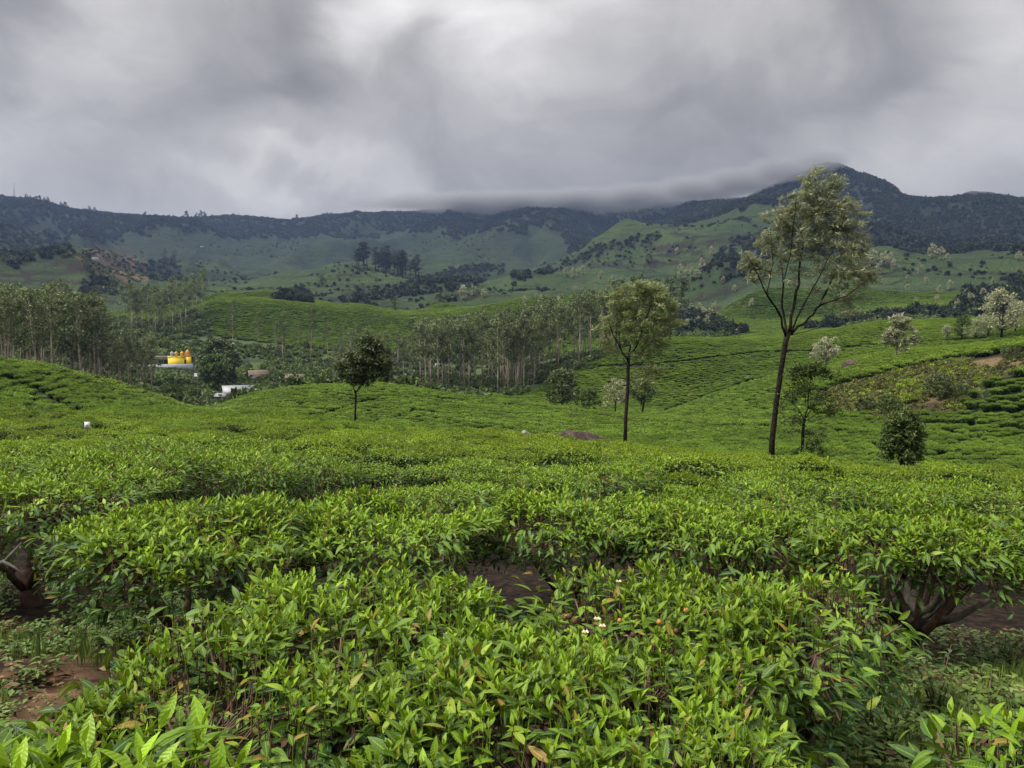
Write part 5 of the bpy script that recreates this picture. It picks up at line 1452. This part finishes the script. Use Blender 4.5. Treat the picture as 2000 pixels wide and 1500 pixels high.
# the temple
b, D, rz = frame_at(345, 715, 320, 400, 0.10)
print('temple', b, D)
b = b + np.array([0, 0, 0.9])
root = empty('temple', tuple(b), rz)
u = D / F
def X(px): return (px - 345) * u
m = MB(); m.box((X(332), -2.2, -3), (X(357), 3.2, 3.0)); m.box((X(332)-.2, -2.4, 3.0), (X(357)+.1, 3.4, 3.3)); link('hall', m.mesh('hall'), M_YEL, root)
m = MB(); m.box((X(358), -1.6, -2), (X(369), 1.6, 3.1)); link('shrine', m.mesh('shrine'), M_YEL, root)
m = MB(); m.box((X(357.2), -1.75, 0), (X(360), -1.62, 1.9)); link('door', m.mesh('door'), M_DARK, root)
tw = MB()
for k, (r, z) in enumerate(((1.5, 3.1), (1.25, 3.75), (1.0, 4.4))):
    tw.box((X(363.6)-r, -r, z), (X(363.6)+r, r, z+.50)); tw.box((X(363.6)-r-.14, -r-.14, z+.50), (X(363.6)+r+.16, r+.16, z+.65))
tw.lathe([(0.6, 5.05), (0.85, 5.4), (0.65, 5.8), (0.2, 6.0), (0.12, 6.4), (0.01, 6.6)], 12, at=(X(363.6), 0, 0))
link('tower', tw.mesh('tower'), M_ORG, root)
for px in (337.5, 344.5, 354):
    d = MB(); r = 0.6
    d.box((X(px)-r, -r-1.0, 3.3), (X(px)+r, r-1.0, 4.4)); d.box((X(px)-r-.15, -r-1.15, 4.4), (X(px)+r+.15, r-.85, 4.6))
    d.lathe([(0.6, 4.6), (0.72, 4.95), (0.5, 5.35), (0.15, 5.55), (0.05, 5.85), (0.01, 5.9)], 12, at=(X(px), -1.0, 0))
    link('turret', d.mesh('turret'), M_ORG if px != 337.5 else M_WHITE, root)
tag(root, 'bright yellow temple with a tiered tower and three small turrets on its roof', 'temple')
root = empty('pillared_hall', tuple(b + np.array([-4.5, 5.5, 0])), rz)
m = MB(); m.box((X(298), 1.5, -2), (X(383), 1.8, 3.2)); link('wall', m.mesh('wall'), M_TILE, root)
m = MB(); m.box((X(296), -3.0, 3.2), (X(385), 2.2, 3.42)); link('roof', m.mesh('roof'), M_TIN, root)
for k in range(9):
    m = MB(); x = X(298) + (X(383)-X(298)) * k / 8.0; m.tube([(x, -2.7, -2), (x, -2.7, 3.2)], 0.16, 8); link('pillar', m.mesh('pillar'), M_WALL, root)
tag(root, 'long low open hall with a flat grey roof behind the yellow temple', 'hall')
wb = at(333, 718, D - 7.0); wz = max(float(H(at(k_, 718, D - 7.0)[0], at(k_, 718, D - 7.0)[1])) for k_ in (285, 320, 350, 380))
root = empty('compound_wall', (wb[0] + (345 - 333) * u, wb[1], wz - 0.75), rz)
m = MB(); m.box((X(281), -0.15, -2), (X(376), 0.15, 1.15)); link('wall', m.mesh('wall'), M_WHITE, root)
m = MB(); m.box((X(376), -0.3, -2), (X(384), 0.3, 1.5)); link('gate_pier', m.mesh('gate_pier'), M_WHITE, root)
m = MB(); m.box((X(277), -0.3, -2), (X(281), 0.3, 1.5)); link('gate_pier', m.mesh('gate_pier'), M_WHITE, root)
tag(root, 'whitewashed compound wall in front of the yellow temple', 'wall')
# mast on the left ridge
P, D = hit(28, 386, None, 1500, 4000)
root = empty('radio_mast', (P[0], P[1], float(H(P[0], P[1]))))
hm = 26 * D / F
m = MB()
for sx, sy in ((-1, -1), (1, -1), (1, 1), (-1, 1)):
    m.tube([(sx*2.2, sy*2.2, -3), (sx*0.7, sy*0.7, hm)], 0.30, 4)
for k in range(11):
    z0, z1 = hm * k / 11, hm * (k + 1) / 11; r0 = 2.2 - 1.5 * k / 11; r1 = 2.2 - 1.5 * (k + 1) / 11
    for (ax, ay), (bx, by) in (((-1, -1), (1, -1)), ((1, -1), (1, 1)), ((1, 1), (-1, 1)), ((-1, 1), (-1, -1))):
        m.tube([(ax*r0, ay*r0, z0), (bx*r1, by*r1, z1)], 0.16, 3)
link('lattice', m.mesh('lattice'), M_STEEL, root)
m = MB(); m.tube([(0, 0, hm), (0, 0, hm + 4)], 0.2, 4); link('antenna', m.mesh('antenna'), M_STEEL, root)
tag(root, 'thin lattice mast on the skyline at the far left', 'mast')

# rocks
def rock(label, px, py, d0, d1, w, dep, h, mat, seed, name='rock', lift=0.0):
    b, D = stand(px, py, d0, d1)
    nu, nv = 40, 18
    u_, v_ = np.meshgrid(np.linspace(0, 2*np.pi, nu, endpoint=False), np.linspace(0.02, np.pi - .02, nv))
    x = np.cos(u_) * np.sin(v_); y = np.sin(u_) * np.sin(v_); z = np.cos(v_)
    k = 1 + 0.55 * (fbm(x * 1.7 + seed, y * 1.7 + z * 1.3, 4, seed) - 0.5) + 0.18 * (fbm(x * 6, y * 6 + z * 5, 3, seed + 3) - 0.5)
    V = np.stack([x * k * w / 2, y * k * dep / 2, np.sign(z) * np.abs(z) ** 0.8 * k * h * (1 - 0.35 * x)], -1).reshape(-1, 3)
    i, j = np.meshgrid(np.arange(nv - 1), np.arange(nu), indexing='ij'); a = (i*nu+j).ravel(); c = (i*nu+(j+1) % nu).ravel()
    q = np.stack([a, a+nu, c+nu, c], -1)
    t = [(0, k_, k_+1) for k_ in range(1, nu-1)] + [((nv-1)*nu, (nv-1)*nu+k_+1, (nv-1)*nu+k_) for k_ in range(1, nu-1)]
    m = MB(); m.add(V, q, t)
    az_ = -math.atan2(b[0], b[1])
    o = link(name, m.mesh(name, True), mat); o.location = tuple(b + np.array([0, 0, lift])); o.rotation_euler = (0, 0, az_)
    tag(o, label, 'rock')
rock('long low reddish rock outcrop left of the straight silver oak trunk', 1135, 868, 50, 70, 4.9, 2.6, 1.35, M_ROCK, 5, 'rock_outcrop', 0.15)
rock('small pale stone left of the reddish outcrop at the field edge', 1030, 856, 50, 75, 1.1, 0.8, 0.75, M_ROCKG, 6, lift=0.3)
rock('brownish boulder lying in the gully between two tea slopes', 1352, 776, 150, 260, 3.0, 2.0, 0.8, M_ROCKB, 7, lift=0.2)
rock('brownish boulder higher up the same gully, left of the tallest trunk', 1462, 742, 150, 260, 2.8, 2.0, 0.8, M_ROCKB, 8, lift=0.2)
rock('lichened grey stone on the weedy soil under the bare trunked bush', 1690, 1275, 3.6, 5.4, 0.50, 0.34, 0.13, M_ROCKG, 9, lift=0.03)
rock('dark reddish rock in the tea right of the cream crowned oak', 1672, 720, 110, 220, 5.0, 2.5, 1.0, M_ROCK, 10, lift=0.4)

rock('dark rounded rock dome on the right skyline', 1912, 392, 2350, 2600, 85, 60, 17, M_ROCKD, 12, 'rock_dome', 4.0)
# marker plate in the tea on the left
P, D = hit(171, 846, None, 12, 60)
g = float(H(P[0], P[1]))
root = empty('marker_sign', (P[0], P[1], g), -math.atan2(P[0], P[1]))
zc = float(at(171, 831, D)[2]) - g
m = MB(); m.tube([(0, 0.02, -0.2), (0, 0.02, zc + 0.05)], 0.012, 6); link('stake', m.mesh('stake'), M_TWIG, root)
w_, h_ = 4.2 * D / F, 6.2 * D / F
m = MB(); m.box((-w_, -0.012, zc - h_), (w_, 0.0, zc + h_)); pl = link('plate', m.mesh('plate'), M_SIGN, root)
m = MB()
for dx_, dz_, ww, hh in ((-.35, .1, .18, .5), (.05, .1, .18, .5), (.4, .1, .14, .45)):
    m.box((dx_*w_ - ww*w_*.5, -0.0155, zc + (dz_-hh*.5)*h_), (dx_*w_ + ww*w_*.5, -0.0135, zc + (dz_+hh*.5)*h_))
m2 = plain('faded_marking', (0.42, 0.42, 0.46), 0.7, 0.0); link('marking', m.mesh('marking'), m2, root)
tag(root, 'small white marker plate on a stake among the tea at the left', 'sign')

# broken grey branch at the left edge
base = at(2, 1112, 4.1)
m = MB(); R = np.random.default_rng(3)
m.tube([at(-120, 1150, 4.1), at(-20, 1108, 4.05), at(10, 1096, 4.0), at(42, 1060, 3.98)], [0.016, 0.012, 0.009, 0.003], 8)
m.tube([at(6, 1096, 4.0), at(28, 1108, 3.97), at(44, 1122, 3.94)], [0.008, 0.006, 0.002], 6)
V0 = np.concatenate(m.v); org = at(-120, 1150, 4.1).copy(); m.v = [v - org for v in m.v]
o = link('broken_branch', m.mesh('broken_branch', True), plain('grey_dead_wood', (0.13, 0.12, 0.105), 0.9, 0.2, 30.0, 0.004)); o.location = tuple(org)
tag(o, 'broken grey lichened branch poking out of the dark gap at the left edge', 'branch')

# flowers and seed pods on the flowering bush
M_PETAL = plain('white_petal', (0.75, 0.75, 0.62), 0.6, 0.05); M_STAM = plain('yellow_stamen', (0.6, 0.35, 0.03), 0.7, 0.1)
M_POD = plain('brown_pod', (0.13, 0.045, 0.022), 0.6, 0.25, 40.0); M_PODO = plain('orange_pod', (0.62, 0.24, 0.06), 0.5, 0.2, 40.0)
fb = next(o_ for o_ in bpy.data.objects if o_.get('label', '').startswith('dull green tea bush'))
def on_bush(px, py, D):
    return at(px, py, D) - np.array(fb.location)
rot = -fb.rotation_euler.z
def loc_b(p): c, s = math.cos(rot), math.sin(rot); return np.array([p[0]*c - p[1]*s, p[0]*s + p[1]*c, p[2]])
for px, py, D in ((1166, 1214, 2.45), (1176, 1228, 2.42), (1143, 1240, 2.38), (1208, 1140, 2.95)):
    c = loc_b(on_bush(px, py, D)); m = MB(); R = np.random.default_rng(px)
    a = np.arange(6) * 1.047
    dd = np.stack([np.cos(a), np.sin(a), 0.35 + 0 * a], -1)
    leaves(m, np.tile(c, (6, 1)), dd, np.tile([0, 0, 1.0], (6, 1)), 0.016, 0.015, -0.5, 0.2, 0.5, 3, 3, 0.2)
    f = link('flower', m.mesh('flower'), M_PETAL, fb)
    m = MB(); m.lathe([(0.001, 0.010), (0.005, 0.008), (0.006, 0.003), (0.001, 0.0)], 8, at=tuple(c + [0, 0, 0.002])); link('stamens', m.mesh('stamens'), M_STAM, f)
for px, py, D, mt, r in ((1340, 1192, 2.75, M_PODO, .010), (1378, 1196, 2.8, M_POD, .011), (1362, 1206, 2.78, M_POD, .010), (1236, 1240, 2.5, M_POD, .010), (1287, 1215, 2.6, M_PODO, .009), (1320, 1233, 2.6, M_POD, .010), (1112, 1204, 2.6, M_POD, .011), (1122, 1214, 2.58, M_POD, .011), (1103, 1208, 2.6, M_POD, .009), (1210, 1212, 2.55, M_PODO, .008)):
    c = loc_b(on_bush(px, py, D)); m = MB()
    m.lathe([(0.001, r), (r*.6, r*.85), (r, 0), (r*.7, -r*.7), (0.001, -r)], 10, at=tuple(c)); link('seed_pod', m.mesh('seed_pod', True), mt, fb)

# bare contorted trunks under the right bushes
for lab in ('tea bush with bare twisted dark trunk', 'tea bush at the right edge'):
    fb2 = next(o_ for o_ in bpy.data.objects if o_.get('label', '').startswith(lab))
    R = np.random.default_rng(len(lab))
    m = MB()
    m.tube([(0, 0, -.1), (.03, .02, .16), (-.02, 0, .32), (.04, 0, .46)], [.085, .065, .06, .04], 9)
    for k in range(9):
        a = R.uniform(0, 6.28); e = np.array([math.cos(a)*R.uniform(.3, .55), math.sin(a)*R.uniform(.2, .4), R.uniform(.5, .68)])
        s_ = np.array([0, 0, R.uniform(.18, .36)])
        m.tube([s_, s_*.5+e*.5+R.normal(0, .04, 3), e*.85+R.normal(0, .03, 3), e], [.032, .022, .014, .006], 6)
    link('trunk', m.mesh('trunk', True), M_BARKL, fb2)
# weeds standing on the soil at the lower right
def weed(label, px, py, D, h, n, seed, mat, leafL=0.05):
    b, D = stand(px, py, D - 0.6, D + 0.8)
    R = np.random.default_rng(seed); root = empty('weed', tuple(b)); st, lf = MB(), MB()
    for k in range(n):
        a = R.uniform(0, 6.28); e = np.array([math.cos(a) * R.uniform(.05, .22), math.sin(a) * R.uniform(.05, .22), h * R.uniform(.6, 1)])
        mid = e * [.4, .4, .55]
        st.tube([(0, 0, -.02), mid, e], [.004, .003, .0015], 4)
        t = np.linspace(.25, 1, 12)
        P = np.array([mid * (2 * t_ if t_ < .5 else 1) if t_ < .5 else mid + (e - mid) * (t_ - .5) * 2 for t_ in t])
        dd = np.stack([np.cos(t * 25 + k), np.sin(t * 25 + k), .2 + 0 * t], -1)
        leaves(lf, P, dd, np.tile([0, 0, 1.0], (12, 1)), leafL * R.uniform(.6, 1.2, 12), leafL * .45, .4, R.uniform(0, 1, 12), R.uniform(0, 1, 12), 3, 3)
    link('stalk', st.mesh('stalk'), M_TWIG, root); link('leaves', lf.mesh('leaves'), mat, root)
    tag(root, label, 'weed')
weed('tall grey green weed in the middle of the weedy soil at the lower right', 1830, 1400, 3.4, .42, 12, 1, M_WEED)
weed('leafy weed with reddish stalks in front of the tall weed at the lower right', 1740, 1470, 3.0, .28, 9, 2, M_WEED)
weed('weed beside the shaded hollow, right of the tall weed', 1930, 1390, 3.5, .25, 8, 3, M_WEED)
weed('small fresh green weed at the foot of the bare trunked bush', 1735, 1300, 4.4, .16, 7, 4, M_WEED, .035)
weed('low weed at the edge of the reddish soil below the rounded left bush', 70, 1330, 3.8, .16, 8, 5, M_WEED, .04)

# ------------------------------------------------------------------ low cloud resting on the ridge
def cloud(label, px, py, D, rx, ry, rz_, dens, seed):
    P = at(px, py, D)
    m = MB(); nu, nv = 32, 16
    u_, v_ = np.meshgrid(np.linspace(0, 2*np.pi, nu, endpoint=False), np.linspace(0.03, np.pi - .03, nv))
    V = np.stack([np.cos(u_)*np.sin(v_), np.sin(u_)*np.sin(v_), np.cos(v_)], -1).reshape(-1, 3)
    i, j = np.meshgrid(np.arange(nv - 1), np.arange(nu), indexing='ij'); a = (i*nu+j).ravel(); c = (i*nu+(j+1) % nu).ravel()
    t = [(0, k_, k_+1) for k_ in range(1, nu-1)] + [((nv-1)*nu, (nv-1)*nu+k_+1, (nv-1)*nu+k_) for k_ in range(1, nu-1)]
    m.add(V, np.stack([a, a+nu, c+nu, c], -1), t)
    mat = bpy.data.materials.new('ridge_cloud'); mat.use_nodes = True
    n = NT(mat.node_tree)
    o_ = n.node('ShaderNodeOutputMaterial'); v = n.node('ShaderNodeVolumePrincipled')
    oc = n.node('ShaderNodeTexCoord').outputs['Object']
    ln = n.node('ShaderNodeVectorMath', operation='LENGTH'); n.l.new(oc, ln.inputs[0])
    ns = n.noise(n.vmath('MULTIPLY', oc, (rx / 380, ry / 380, rz_ / 260)), 1.6, 4.0, 0.6)
    rr = n.math('ADD', ln.outputs['Value'], n.math('MULTIPLY', n.math('SUBTRACT', ns, 0.5), 0.75))
    n.set(v.inputs['Density'], n.math('MULTIPLY', n.ramp(rr, 0.88, 0.35), dens))
    v.inputs['Color'].default_value = (0.52, 0.525, 0.55, 1)
    v.inputs['Anisotropy'].default_value = 0.3
    n.l.new(v.outputs[0], o_.inputs['Volume'])
    mat.cycles.volume_step_rate = 1.0
    ob = link('low_cloud', m.mesh('low_cloud'), mat); ob.location = tuple(P); ob.scale = (rx, ry, rz_)
    tag(ob, label, kind='stuff')
for k, (px, py, D, rx, ry, rz_, dn) in enumerate(((740, 398, 2560, 190, 90, 26, .010), (850, 396, 2520, 260, 110, 42, .020), (950, 395, 2500, 220, 110, 50, .028), (1060, 395, 2500, 230, 110, 54, .030), (1170, 391, 2480, 240, 110, 54, .030),
      (1270, 382, 2420, 210, 100, 52, .028), (1370, 370, 2330, 190, 100, 52, .028), (1455, 354, 2250, 160, 95, 52, .026), (1535, 334, 2170, 140, 90, 48, .024), (1605, 312, 2100, 105, 70, 36, .020))):
    cloud(None, px, py, D, rx, ry, rz_, dn, k)

# ------------------------------------------------------------------ haze
TOP = float(max(SURF.max(), CAMZ)) + 60
BOT = float(GROUND.min()) - 12
m = MB(); m.box((-9300, -9300, BOT), (9300, 9300, TOP))
hz = bpy.data.materials.new('haze_air'); hz.use_nodes = True
n = NT(hz.node_tree)
o_ = n.node('ShaderNodeOutputMaterial'); v = n.node('ShaderNodeVolumePrincipled')
v.inputs['Color'].default_value = (0.40, 0.55, 0.95, 1)
v.inputs['Density'].default_value = 0.00007
v.inputs['Anisotropy'].default_value = 0.2
n.l.new(v.outputs[0], o_.inputs['Volume'])
ob = link('haze', m.mesh('haze'), hz)
tag(ob, kind='stuff')
